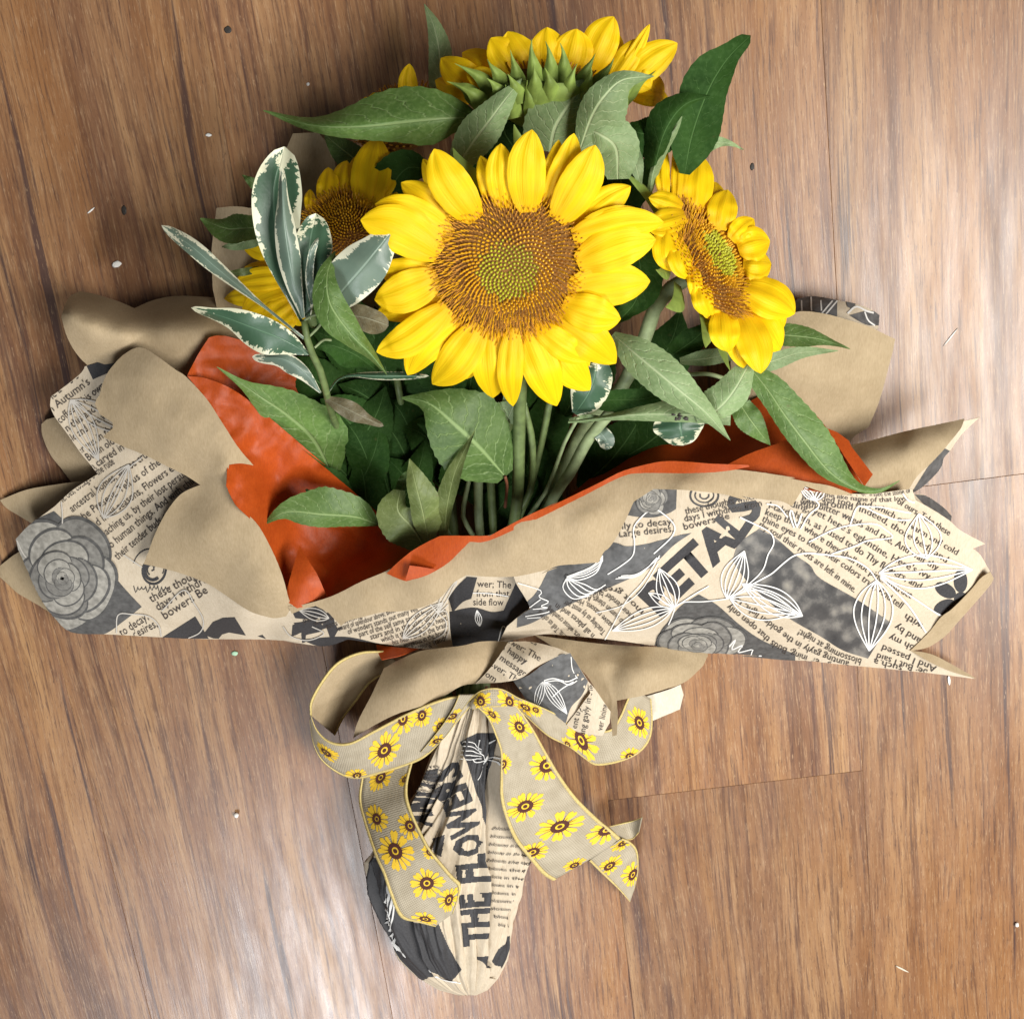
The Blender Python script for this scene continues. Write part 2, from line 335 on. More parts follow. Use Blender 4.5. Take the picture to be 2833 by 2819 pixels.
class Sheet:
    """a sheet of paper given over the picture plane: outline, heights (cm) at control points, creases"""
    def __init__(s, outline, ctrl, wrinkle=.05, crease=(), corner=24, rag=.6, wscale=1.0, seed=0):
        s.out = round_outline(outline, 9, corner, rag); s.ctrl = np.array(ctrl, float); s.wr = wrinkle; s.cr = crease; s.ws = wscale; s.seed = seed
        c = s.ctrl; n = len(c); X = c[:, :2]/300.0
        d = np.linalg.norm(X[:, None]-X[None], axis=2); K = np.where(d > 0, d*d*np.log(d+1e-9), 0)+np.eye(n)*.002
        Pm = np.hstack([np.ones((n, 1)), X]); A = np.zeros((n+3, n+3)); A[:n, :n] = K; A[:n, n:] = Pm; A[n:, :n] = Pm.T
        A[n:, n:] += np.eye(3)*1e-9
        s.w = np.linalg.lstsq(A, np.concatenate([c[:, 2], [0, 0, 0]]), rcond=None)[0]; s.X = X
    def z(s, x, y):
        q = np.array([x, y])/300.0; d = np.linalg.norm(s.X-q, axis=1)
        v = float((s.w[:-3]*np.where(d > 0, d*d*np.log(d+1e-9), 0)).sum()+s.w[-3]+s.w[-2]*q[0]+s.w[-1]*q[1])
        for (x0, y0, x1, y1, amp, wd) in s.cr:
            dx, dy = x1-x0, y1-y0; L2 = dx*dx+dy*dy; t = max(0, min(1, ((x-x0)*dx+(y-y0)*dy)/L2))
            e = math.hypot(x-x0-t*dx, y-y0-t*dy)
            if e < wd: v += amp*(1-e/wd)*math.sin(math.pi*min(1, max(.05, t+.05)))**.5 if 0 <= t <= 1 else 0
        if s.wr:
            k = .008*s.ws
            v += s.wr*(abs(noise.noise(Vector((x*k+y*k*.3, y*k, s.seed))))*2.6-abs(noise.noise(Vector((x*k*2.1-y*k*.8, y*k*2.1, s.seed+5))))*1.5
                       + abs(noise.noise(Vector((x*k*5, y*k*5, s.seed+9))))*.3)
        return max(v, .12)
    def at(s, x, y): return PX(x, y, s.z(x, y))
    def inside(s, pts): return pip(pts, s.out)
    def build(s, name, mat, parent, step=13.0, label=None):
        o = s.out; lo, hi = o.min(0), o.max(0)
        gx, gy = np.meshgrid(np.arange(lo[0]+step*.5, hi[0], step), np.arange(lo[1]+step*.5, hi[1], step))
        g = np.stack([gx.ravel(), gy.ravel()], 1); g += np.random.RandomState(3).uniform(-.2, .2, g.shape)*step
        g = g[pip(g, o)]
        if len(g):
            dm = np.min(np.linalg.norm(g[:, None]-o[None], axis=2), axis=1); g = g[dm > step*.45]
        vs = [Vector(v) for v in o]+[Vector(v) for v in g]
        r = delaunay_2d_cdt(vs, [(i, (i+1) % len(o)) for i in range(len(o))], [], 1, 1e-4)
        V = [s.at(v.x, v.y) for v in r[0]]; uv = [(v.x/100, v.y/100) for v in r[0]]
        F = [tuple(f) if (V[f[1]]-V[f[0]]).cross(V[f[2]]-V[f[0]]).z > 0 else tuple(reversed(f)) for f in r[2]]
        ob = mesh_obj(name, V, F, mat, parent, uv)
        sm = ob.modifiers.new('thickness', 'SOLIDIFY'); sm.thickness = .0003; sm.offset = -1
        es = ob.modifiers.new('crisp_edges', 'EDGE_SPLIT'); es.split_angle = .9
        if label: ob['label'] = label
        s.obj = ob
        return ob
class Tube:
    """closed crumpled tube lying along the picture's vertical: stations (y, centre x, half width, z mid, half height)"""
    def __init__(s, st, wr): s.st = np.array(st, float); s.wr = wr
    def par(s, y): return [np.interp(y, s.st[:, 0], s.st[:, k]) for k in (1, 2, 3, 4)]
    def S(s, th, y):
        cx, hw, zc, zh = s.par(y); k = 1+s.wr(th, y)
        return PX(cx+hw*k*math.cos(th), y, max(.15, zc+zh*k*math.sin(th)))
    def at(s, x, y):
        cx, hw, zc, zh = s.par(y); c = (x-cx)/hw
        return s.S(math.acos(max(-1, min(1, c))), y)
    def inside(s, pts):
        r = []
        for x, y in np.atleast_2d(pts)[:, :2]:
            cx, hw, zc, zh = s.par(y); r.append(s.st[0, 0] <= y <= s.st[-1, 0] and abs(x-cx) < hw*.985)
        return np.array(r)
    def build(s, name, mat, parent, ny=500, nt=540, prints=(), pmat='ink_dark'):
        ys = np.linspace(s.st[0, 0], s.st[-1, 0], ny); V = []; F = []; uv = []
        for y in ys:
            for j in range(nt): V.append(s.S(2*math.pi*j/nt, y)); uv.append((j/nt*4, y/100))
        for i in range(ny-1):
            for j in range(nt): F.append((i*nt+j, (i+1)*nt+j, (i+1)*nt+(j+1) % nt, i*nt+(j+1) % nt))
        F.append(tuple(range(nt-1, -1, -1))); F.append(tuple((ny-1)*nt+j for j in range(nt)))
        o = mesh_obj(name, V, F, mat, parent, uv); o.data.materials.append(MATS[pmat])
        cen = []
        for i in range(ny-1):
            y = (ys[i]+ys[i+1])/2; cx, hw, _, _ = s.par(y)
            for j in range(nt): th = 2*math.pi*(j+.5)/nt; cen.append((cx+hw*math.cos(th), y if j < nt/2 else -9999))
        cen = np.array(cen); hit = np.zeros(len(cen), bool)
        for pg in prints:
            pg = np.array(pg); lo, hi = pg.min(0), pg.max(0); k = np.where((cen[:, 0] >= lo[0]) & (cen[:, 0] <= hi[0]) & (cen[:, 1] >= lo[1]) & (cen[:, 1] <= hi[1]))[0]
            if len(k): hit[k] |= pip(cen[k], pg)
        mi = np.zeros(len(o.data.polygons), int); mi[:len(cen)] = hit; o.data.polygons.foreach_set('material_index', mi)
        return o
class Strip:
    """ribbon between two edge curves of (x, y, z cm); parameters are metres along and fraction across"""
    def __init__(s, ea, eb, n=60, bow=0.0):
        a, b = crs(ea, n), crs(eb, n); s.A = [PX(*p) for p in a]; s.B = [PX(*p) for p in b]; s.n = n; s.bow = bow
        m = [(s.A[i]+s.B[i])/2 for i in range(n)]; s.L = np.concatenate([[0], np.cumsum([(m[i+1]-m[i]).length for i in range(n-1)])])
        s.W = np.mean([(s.A[i]-s.B[i]).length for i in range(n)])
    def at(s, u, v):
        i = min(max(np.searchsorted(s.L, u, 'right')-1, 0), s.n-2); t = (u-s.L[i])/(s.L[i+1]-s.L[i])
        p = s.A[i].lerp(s.A[i+1], t); q = s.B[i].lerp(s.B[i+1], t); r = p.lerp(q, v)
        if s.bow: r = r+Vector((0, 0, s.bow*math.sin(math.pi*v)))
        return r
    def inside(s, pts):
        p = np.atleast_2d(pts); return (p[:, 0] > 0) & (p[:, 0] < s.L[-1]) & (p[:, 1] > 0.01) & (p[:, 1] < .99)
    def build(s, name, mat, parent, nv=8):
        V = []; F = []; uv = []
        for i in range(s.n):
            for j in range(nv+1): V.append(s.at(s.L[i], j/nv)); uv.append((s.L[i], j/nv*s.W))
        k = nv+1
        for i in range(s.n-1):
            for j in range(nv): F.append((i*k+j, i*k+j+1, (i+1)*k+j+1, (i+1)*k+j))
        o = mesh_obj(name, V, F, mat, parent, uv)
        sm = o.modifiers.new('thickness', 'SOLIDIFY'); sm.thickness = .0004; sm.offset = 0
        return o
def drape(surf, V2, F, eps=.00028, d=1.0, both=False):
    """lay flat print (2D verts, faces) on a surface; faces not wholly on it are dropped"""
    V2 = np.array(V2, float)
    if not len(V2): return [], []
    ins = surf.inside(V2); F = [f for f in F if all(ins[i] for i in f)]
    use = sorted({i for f in F for i in f}); mp = {i: k for k, i in enumerate(use)}; out = []
    for i in use:
        x, y = V2[i]; p = surf.at(x, y); n = (surf.at(x+d, y)-surf.at(x-d, y)).cross(surf.at(x, y+d)-surf.at(x, y-d))
        n = n.normalized() if n.length > 1e-12 else Vector((0, 0, 1))
        if n.dot(CAM-p) < 0 and not isinstance(surf, Strip): n = -n
        out.append(p+n*eps)
    return out, [tuple(mp[i] for i in f) for f in F]
class Print:
    """collects print of one colour for one sheet"""
    def __init__(s, surf, eps=.00028, d=1.0): s.surf = surf; s.V = []; s.F = []; s.P2 = []; s.eps = eps; s.d = d
    def add(s, V2, F, uv=None):
        v, f = drape(s.surf, V2, F, s.eps, s.d)
        b = len(s.V); s.V += v; s.F += [tuple(i+b for i in q) for q in f]
    def line(s, pts, wd, n=None, taper=True):
        p = np.array(pts, float); L = np.linalg.norm(np.diff(p, axis=0), axis=1).sum(); n = n or max(4, int(L/7))
        c = crs(p, n); V = []; F = []
        for i in range(n):
            t = c[min(i+1, n-1)]-c[max(i-1, 0)]; t = t/(np.linalg.norm(t)+1e-9); q = np.array([-t[1], t[0]])*wd*.5
            V += [c[i]-q, c[i]+q]
            if i: F.append((2*i-2, 2*i-1, 2*i+1, 2*i))
        s.add(V, F)
    def poly(s, pts, step=12, corner=42, clip=True):
        o = round_outline(pts, 8, corner); e = [(i, (i+1) % len(o)) for i in range(len(o))]; vs = [Vector(v) for v in o]
        sh = getattr(s.surf, 'out', None)
        if sh is not None and clip:
            b = len(vs); q = sh+(sh.mean(0)-sh)*1e-3; vs += [Vector(v) for v in q]; e += [(b+i, b+(i+1) % len(q)) for i in range(len(q))]
        lo, hi = o.min(0), o.max(0)
        gx, gy = np.meshgrid(np.arange(lo[0], hi[0], step), np.arange(lo[1], hi[1], step)); g = np.stack([gx.ravel(), gy.ravel()], 1)
        g = g[pip(g, o)]; vs += [Vector(v) for v in g]
        r = delaunay_2d_cdt(vs, e, [], 0, 1e-4); V2 = np.array([(v.x, v.y) for v in r[0]])
        cen = np.array([V2[list(f)].mean(0) for f in r[2]]); k = pip(cen, o) & s.surf.inside(cen)
        F = [f for f, ok in zip(r[2], k) if ok]; use = sorted({i for f in F for i in f}); mp = {i: j for j, i in enumerate(use)}
        b = len(s.V)
        for i in use:
            x, y = V2[i]; p = s.surf.at(x, y); n = (s.surf.at(x+1, y)-s.surf.at(x-1, y)).cross(s.surf.at(x, y+1)-s.surf.at(x, y-1)).normalized()
            if n.dot(CAM-p) < 0: n = -n
            s.V.append(p+n*s.eps); s.P2.append((x, y))
        s.F += [tuple(mp[i]+b for i in f) for f in F]; return V2[use]
    def motif(s, x, y, ang, L, wd, n=5, lw=3.2):
        """white line-drawn petal: n veins from a base to a tip"""
        a = math.radians(ang); dx, dy = math.cos(a), -math.sin(a)
        for k in np.linspace(-1, 1, n):
            pts = [(x+dx*L*t-dy*wd*k*math.sin(math.pi*t**.85), y+dy*L*t+dx*wd*k*math.sin(math.pi*t**.85)) for t in np.linspace(0, 1, 9)]
            s.line(pts, lw)
    def text(s, body, pts, size, fit=True, bold=0.0, cuts=0, only=False):
        V, F, wdt = glyphs(body, bold, cuts)
        c = crs(pts, 40); seg = np.linalg.norm(np.diff(c, axis=0), axis=1); cs = np.concatenate([[0], np.cumsum(seg)])
        kx = cs[-1]/wdt if fit else size; out = []
        for x, y in V:
            q = x*kx; i = min(max(np.searchsorted(cs, q, 'right')-1, 0), 38); t = (q-cs[i])/seg[i]
            d = c[i+1]-c[i]; d = d/np.linalg.norm(d); up = np.array([d[1], -d[0]])
            a = (c[min(i+1, 38)+1]-c[max(i-1, 0)]); a /= np.linalg.norm(a); up = np.array([a[1], -a[0]])
            out.append(c[i]+(c[i+1]-c[i])*t+up*y*size)
        if only: return [[tuple(out[i]) for i in f] for f in F]
        s.add(out, F)
    def done(s, name, mat, parent, uvf=None):
        if not s.F: return None
        o = mesh_obj(name, s.V, s.F, mat, None, [uvf(*p) for p in s.P2] if uvf else None)
        o['kind'] = 'stuff'; return sub(o, parent)
GC = {}
def glyphs(body, bold, cuts):
    key = (body, bold, cuts)
    if key not in GC:
        cu = bpy.data.curves.new('lettering', 'FONT'); cu.body = body; cu.resolution_u = 2; cu.offset = bold
        ob = bpy.data.objects.new('lettering', cu); COL.objects.link(ob)
        dg = bpy.context.evaluated_depsgraph_get(); me = bpy.data.meshes.new_from_object(ob.evaluated_get(dg))
        bm = bmesh.new(); bm.from_mesh(me); bmesh.ops.triangulate(bm, faces=bm.faces[:])
        if cuts: bmesh.ops.subdivide_edges(bm, edges=[e for e in bm.edges if e.calc_length() > .12], cuts=cuts); bmesh.ops.triangulate(bm, faces=bm.faces[:])
        bm.verts.index_update()
        V = [(v.co.x, v.co.y) for v in bm.verts]; F = [tuple(v.index for v in f.verts) for f in bm.faces]; bm.free()
        bpy.data.objects.remove(ob); bpy.data.curves.remove(cu); bpy.data.meshes.remove(me)
        GC[key] = (V, F, max((v[0] for v in V), default=1.0))
    return GC[key]
PETAL_P = [(0, .42), (.12, .70), (.3, .93), (.48, 1), (.65, .95), (.8, .74), (.9, .48), (.96, .26), (1, .03)]
LEAF_P = [(0, .10), (.06, .34), (.18, .74), (.34, 1), (.5, .97), (.66, .75), (.8, .47), (.92, .18), (1, .015)]
OVAL_P = [(0, .05), (.12, .20), (.28, .55), (.48, .9), (.66, 1), (.82, .86), (.93, .55), (1, .06)]
def wlist(w, t, tip=None):
    """smooth half width from a list; tip: blade end rounded off beyond that fraction"""
    if tip: w = list(w[:-1])+[w[-2]*.92]
    n = len(w); q = [2*w[0]-w[1]]+list(w)+[2*w[-1]-w[-2]]; x = t*(n-1); i = min(int(x), n-2); f = x-i; a, b, c, d = q[i:i+4]
    v = max(.3, .5*(2*b+(-a+c)*f+(2*a-5*b+4*c-d)*f*f+(-a+3*b-3*c+d)*f**3))
    if tip and t > tip: v *= math.sqrt(max(0.0004, 1-((t-tip)/(1-tip))**2))
    return v
def blade(name, mid, wl, wr, mat, parent, zl=0.0, zr=0.0, prof=LEAF_P, mapper=PX, nu=30, nv=4, ser=0.0, ridge=0.0, curl=0.0, wav=0.0, seed=None, tip=None):
    """leaf or petal: midrib points (x, y, z), half widths left/right of travel, edge lift zl/zr (cm)"""
    c = crs(mid, nu+1); V = []; F = []; uv = []; P = np.array(prof); sd = seed if seed is not None else random.random()*99
    wl_ = wl if hasattr(wl, '__len__') else None; wr_ = wr if hasattr(wr, '__len__') else None
    for i in range(nu+1):
        t = i/nu; d = c[min(i+1, nu)]-c[max(i-1, 0)]; d = d[:2]/(np.linalg.norm(d[:2])+1e-9); pr = np.array([d[1], -d[0]])   # left of travel
        sh = np.interp(t, P[:, 0], P[:, 1])
        A = wlist(wl_, t, tip) if wl_ is not None else wl*sh
        B = wlist(wr_, t, tip) if wr_ is not None else wr*sh
        if ser and 0 < i < nu: A *= 1+ser*(1 if i % 2 else -1); B *= 1+ser*(-1 if i % 2 else 1)
        for j in range(-nv, nv+1):
            v = j/nv; wd = A if v < 0 else B; lift = zl if v < 0 else zr; mxw = max(1e-6, sh)
            q = c[i][:2]-pr*v*wd if True else 0
            h = c[i][2]+lift*abs(v)**1.3*min(1, mxw)+curl*v*v
            if ridge: h += ridge*math.cos(v*math.pi*2.5)*min(1, 4*t)*sh
            if wav: h += wav*abs(v)*math.sin(t*17+sd+(2 if v > 0 else 0))
            V.append(mapper(q[0], q[1], h)); uv.append((t, v))
    k = 2*nv+1
    for i in range(nu):
        for j in range(k-1): F.append((i*k+j, i*k+j+1, (i+1)*k+j+1, (i+1)*k+j))
    return mesh_obj(name, V, F, mat, parent, uv)
def stalk(name, pts, r0, r1, mat, parent, n=26, m=9, mapper=PX):
    c = crs(pts, n); P = [mapper(*q) for q in c]; V = []; F = []
    for i, p in enumerate(P):
        d = (P[min(i+1, n-1)]-P[max(i-1, 0)]).normalized(); a = d.cross(Vector((.13, .07, 1))).normalized(); b = d.cross(a); r = (r0+(r1-r0)*i/(n-1))*.01
        r *= 1+.06*noise.noise(Vector((i*.7, r0*9, 1)))
        for j in range(m): V.append(p+(a*math.cos(6.2832*j/m)+b*math.sin(6.2832*j/m))*r)
    for i in range(n-1):
        for j in range(m): F.append((i*m+j, i*m+(j+1) % m, (i+1)*m+(j+1) % m, (i+1)*m+j))
    F.append(tuple(range(m-1, -1, -1))); F.append(tuple((n-1)*m+j for j in range(m)))
    return mesh_obj(name, V, F, mat, parent)
# ================================================================ THE FLOOR
def floor():
    VPX, VPY = 1416+1384, 1409+11090
    g = Vector((0, 0, 0)); a, b = PX(1415, 0, 0), PX(1678, 2207, 0); c = PX(2267, 0, 0); e = PX(2390, 2138, 0)
    d = ((b-a).normalized()+(e-c).normalized()).normalized(); ang = math.atan2(d.y, d.x)+math.pi/2
    ax = Vector((math.cos(ang), math.sin(ang), 0)); ay = Vector((-math.sin(ang), math.cos(ang), 0))
    s1 = ((a+b)/2).dot(ax); s2 = ((c+e)/2).dot(ax); W = s2-s1
    base = mesh_obj('floor', [ax*x+ay*y+Vector((0, 0, -.009)) for x, y in ((-2.4, -2.4), (2.4, -2.4), (2.4, 2.4), (-2.4, 2.4))], [(0, 1, 2, 3)], 'speck_dark', smooth=False)
    base['kind'] = 'structure'
    j1 = ((PX(1678, 2207, 0)+PX(2390, 2138, 0))/2).dot(ay); j2 = PX(2600, 1340, 0).dot(ay)
    cols = {0: j1, 1: j2}; L = 1.21; rnd = random.Random(4)
    for k in range(-10, 9):
        x0 = s1+k*W; j = cols.get(k, .53+.05*((k*5) % 4))
        for m in range(-3, 3):
            y0 = j+m*L
            if y0 > 1.6 or y0+L < -1.8: continue
            hx, hy, ch = W/2-.00004, L/2-.00006, .00022
            V = []; 
            for z, i in ((-.008, 0), (-ch, 0), (0, ch)):
                V += [(-hx+i, -hy+i, z), (hx-i, -hy+i, z), (hx-i, hy-i, z), (-hx+i, hy-i, z)]
            F = [(0, 3, 2, 1), (8, 9, 10, 11)]
            for r in (0, 4): F += [(r+q, r+(q+1) % 4, r+4+(q+1) % 4, r+4+q) for q in range(4)]
            o = mesh_obj('plank', V, F, 'laminate_wood', None, smooth=False)
            o.parent = base
            ctr = ax*(x0+W/2)+ay*(y0+L/2); o.location = ctr+Vector((0, 0, rnd.uniform(-.0001, .0001))); o.rotation_euler = (0, 0, ang)
floor()
# ================================================================ WRAPPING PAPER
HB = PX(1250, 2700, 0)
wrap = thing('wrapping_paper', HB, 'crumpled kraft paper wrap printed with newspaper verse and flower line drawings round the bouquet', 'wrapping paper')
def sheet(name, outline, ctrl, mat='kraft_paper', step=13.0, parent=wrap, label=None, **kw):
    s = Sheet(outline, ctrl, **kw); s.build(name, mat, parent, step, label); return s
# back panel lying under the flowers
sheet('back_panel', T('C', (465, 775), (450, 640), (446, 460), (478, 182), (600, 172), (735, 186))+T('A', (330, 1060), (418, 862), (450, 790), (600, 785), (680, 880), (705, 1000), (1300, 1250), (2300, 1500))
      + T('C', (1900, 1900), (900, 1700), (560, 1100)),
      T('C', (465, 775, 3.2), (446, 460, 3.4), (478, 182, 3.0), (735, 186, 2.6), (900, 600, 1.8), (900, 1700, 2), (1900, 1900, 1.2))+T('A', (450, 790, 2.6), (600, 785, 2.4), (705, 1000, 1.6), (2300, 1500, 1)), wrinkle=.08, seed=1)
# upper left flap
sheet('back_flap', T('G', (296, 225), (315, 160), (340, 118), (385, 98), (470, 114), (580, 150), (650, 180), (740, 142), (850, 121), (1000, 126), (1150, 142), (1400, 250), (1450, 600), (1150, 640), (900, 520), (700, 440), (560, 470), (470, 440), (422, 456), (370, 400), (325, 320)),
      T('G', (296, 225, 5.6), (385, 98, 1.6), (470, 114, 1.8), (580, 150, 2.4), (650, 180, 3.0), (850, 121, 1.8), (1150, 142, 1.4), (335, 205, 6.2), (450, 245, 6.5), (600, 300, 6.6), (800, 280, 6.0), (1000, 260, 5.2), (422, 456, 4.4), (350, 340, 5.3), (560, 420, 5.0), (700, 410, 5.4), (900, 420, 5.8), (1000, 360, 5.6), (1200, 600, 4), (1400, 300, 2)), wrinkle=.05, seed=2)
# dark kraft flaps sticking out on the far left
for ol, ct in (
    (((200, 740), (225, 718), (268, 706), (420, 800), (520, 960), (480, 1010), (345, 1022), (300, 960), (245, 890), (206, 800)), ((200, 740, .5), (268, 706, 1.2), (345, 1022, .5), (245, 890, .6), (420, 800, 2.8), (520, 960, 2.8))),
    (((0, 1108), (70, 1078), (150, 1052), (300, 1028), (420, 1012), (520, 1050), (300, 1200), (150, 1218), (90, 1182), (30, 1145)), ((0, 1108, .3), (150, 1052, .8), (420, 1012, 2.4), (150, 1218, .6), (300, 1200, 1.8), (90, 1150, .5))),
    (((0, 1425), (50, 1385), (110, 1345), (260, 1500), (400, 1720), (320, 1702), (210, 1630), (90, 1560), (40, 1515), (0, 1480)), ((0, 1450, .2), (110, 1345, .9), (400, 1720, .9), (210, 1630, .3), (90, 1560, .25), (260, 1500, 1.9)))):
    sheet('side_flap', T('G', *ol), T('G', *ct), wrinkle=.05, seed=3)
# left printed panel
PL = sheet('front_panel', T('G', (640, 378), (570, 385), (500, 430), (410, 462), (395, 490), (330, 545), (246, 608), (242, 650), (262, 700), (320, 780), (390, 880), (440, 940), (472, 982), (350, 1060), (260, 1140), (150, 1222), (80, 1292), (92, 1345), (140, 1450), (200, 1572), (245, 1645), (290, 1702), (330, 1735), (380, 1752), (520, 1756), (780, 1770), (1000, 1779), (1300, 1782), (1500, 1800))
      + T('H', (200, 1655), (430, 1680), (560, 1640), (740, 1664), (930, 1690), (1100, 1702), (1180, 1692), (1166, 1600), (1160, 1500), (1152, 1400), (1200, 1332), (1264, 1258), (1220, 1200), (900, 1330), (600, 1390), (230, 1420))
      + T('G', (1250, 1500), (1150, 1200), (1000, 900), (850, 640), (760, 470)),
      T('G', (242, 650, 3.6), (410, 462, 4.3), (640, 378, 5.0), (472, 982, 3.4), (80, 1292, 2.6), (290, 1702, 1.6), (380, 1752, 1.5), (780, 1770, 1.5), (1000, 1779, 1.6), (700, 1500, 4.0), (900, 1200, 5.4), (600, 900, 4.6), (300, 1450, 3.4), (1300, 1782, 2.0), (1200, 1680, 5.4), (850, 1650, 3.4), (1000, 900, 6), (760, 470, 6))
      + T('H', (200, 1655, 3.0), (430, 1680, 3.0), (930, 1690, 3.2), (1180, 1692, 3.6), (1160, 1450, 6.8), (1264, 1258, 8.8), (800, 1450, 7.3), (400, 1500, 6.2), (230, 1430, 6.0), (600, 1390, 7.0), (600, 1600, 5.4), (900, 1600, 5.6)),
      'kraft_print_side', wrinkle=.05, seed=4, crease=[(430, 1760, 560, 1560, .12, 40)])
# left folded-out cuff
CL = sheet('cuff', T('G', (640, 378), (672, 370), (702, 376), (760, 412), (850, 478), (900, 512), (1000, 620), (1080, 742), (1150, 850), (1226, 940), (1165, 930), (1108, 936), (1098, 985), (1112, 1045), (1150, 1130), (1245, 1225), (1320, 1360), (1368, 1480), (1392, 1570), (1412, 1622), (1385, 1668), (1330, 1678), (1285, 1670), (1200, 1640), (1080, 1560), (1000, 1510), (900, 1470), (800, 1440), (694, 1416), (720, 1350), (750, 1270), (800, 1172), (860, 1092), (905, 1060), (968, 1034), (900, 990), (800, 940), (700, 890), (600, 850), (497, 801), (545, 760), (545, 733), (482, 692), (458, 642), (470, 615), (482, 600), (492, 556), (522, 490), (580, 420)),
      T('G', (640, 378, 6.6), (458, 642, 6.2), (497, 801, 6.0), (968, 1034, 7.3), (694, 1416, 5.6), (1080, 1560, 6.4), (1285, 1670, 7.2), (1400, 1640, 7.4), (1226, 940, 8.0), (1000, 620, 8.3), (760, 412, 7.4), (1108, 936, 9.1), (1320, 1360, 8.6), (820, 760, 8.3), (700, 560, 7.8), (1000, 1250, 8.2), (900, 850, 8.5), (1250, 1480, 8.6)),
      wrinkle=.09, wscale=.8, seed=5, crease=[(545, 1010, 625, 1270, .10, 60)])
# fold in the middle, below the cuff, its hollow painted dark as shade
PC = sheet('centre_fold', T('H', (1150, 1330), (1262, 1240), (1580, 1260), (1640, 1420), (1600, 1560), (1500, 1700), (1180, 1720), (1150, 1600)),
      T('H', (1262, 1240, 7.5), (1580, 1260, 7.5), (1480, 1450, 5.6), (1300, 1440, 5.4), (1440, 1600, 3.2), (1250, 1600, 3.1), (1180, 1720, 2.8), (1500, 1700, 2.9), (1150, 1450, 4.5)), 'kraft_print_side', wrinkle=.1, seed=6)
# right printed panel
PR = sheet('front_panel', T('H', (1540, 1645), (1452, 1664), (1500, 1565), (1590, 1490), (1640, 1460), (1610, 1400), (1560, 1320), (1530, 1240)) + T('I', (100, 950), (500, 700), (800, 470), (1300, 480)) + T('J', (200, 560), (420, 530), (455, 494), (560, 520), (700, 545), (900, 555), (1150, 526), (1214, 520), (1238, 600), (1350, 660), (1480, 745), (1560, 815), (1732, 908), (1645, 942), (1700, 990), (1768, 1108), (1695, 1163), (1620, 1250), (1500, 1370), (1420, 1430), (1340, 1530), (1280, 1590), (1200, 1666), (1400, 1745), (1655, 1864), (1400, 1832), (1100, 1800), (700, 1762), (500, 1740), (300, 1730), (0, 1702))
      + T('I', (1550, 1702), (1150, 1666), (800, 1630), (500, 1590), (200, 1560), (0, 1550)),
      T('I', (0, 1440, 7.6), (300, 1290, 8.6), (560, 1160, 9.4), (960, 880, 10), (1300, 760, 10.2), (105, 1065, 8.8), (430, 1040, 9.5), (700, 650, 9.9), (1300, 580, 10.0), (0, 1550, 5.2), (200, 1560, 4.6), (500, 1590, 4), (800, 1630, 3.4), (1150, 1666, 2.8), (1550, 1702, 2.3), (400, 1350, 7.0), (800, 1250, 7.9), (1000, 1450, 6), (1200, 1100, 8.8), (1500, 1300, 7.6))
      + T('J', (0, 1000, 9.3), (500, 1200, 8), (500, 800, 9.9), (455, 494, 9.9), (900, 555, 9.5), (1214, 520, 8.6), (1000, 900, 9.0), (1480, 745, 7.2), (1732, 908, 5.6), (1400, 1100, 6.6), (1695, 1163, 5.2), (1200, 1666, 3.0), (1655, 1864, 1.6), (1100, 1800, 1.9), (500, 1740, 2.1), (800, 1500, 5)),
      'kraft_print_side', wrinkle=.075, seed=7, crease=[(1500, 1712, 1720, 1600, .25, 40), (1720, 1600, 1875, 1493, .2, 35)])
sheet('corner_fold', T('J', (1695, 1158), (1735, 1128), (1768, 1106), (1790, 1150), (1768, 1200), (1640, 1350), (1550, 1450), (1450, 1560), (1350, 1630), (1290, 1652), (1198, 1668), (1280, 1588), (1340, 1527), (1420, 1427), (1500, 1367), (1620, 1247)),
      T('J', (1695, 1158, 5.6), (1790, 1150, 5.2), (1198, 1668, 3.2), (1450, 1560, 3.6), (1420, 1427, 5.0), (1640, 1350, 4.3), (1550, 1380, 5.2)), wrinkle=.04, seed=8)
sheet('corner_fold', T('J', (1198, 1662), (1350, 1690), (1500, 1765), (1668, 1862), (1500, 1815), (1350, 1750)), T('J', (1198, 1662, 3.1), (1668, 1862, 1.7), (1350, 1690, 2.6), (1350, 1750, 2.9), (1500, 1765, 2.0)), wrinkle=.02, seed=9)
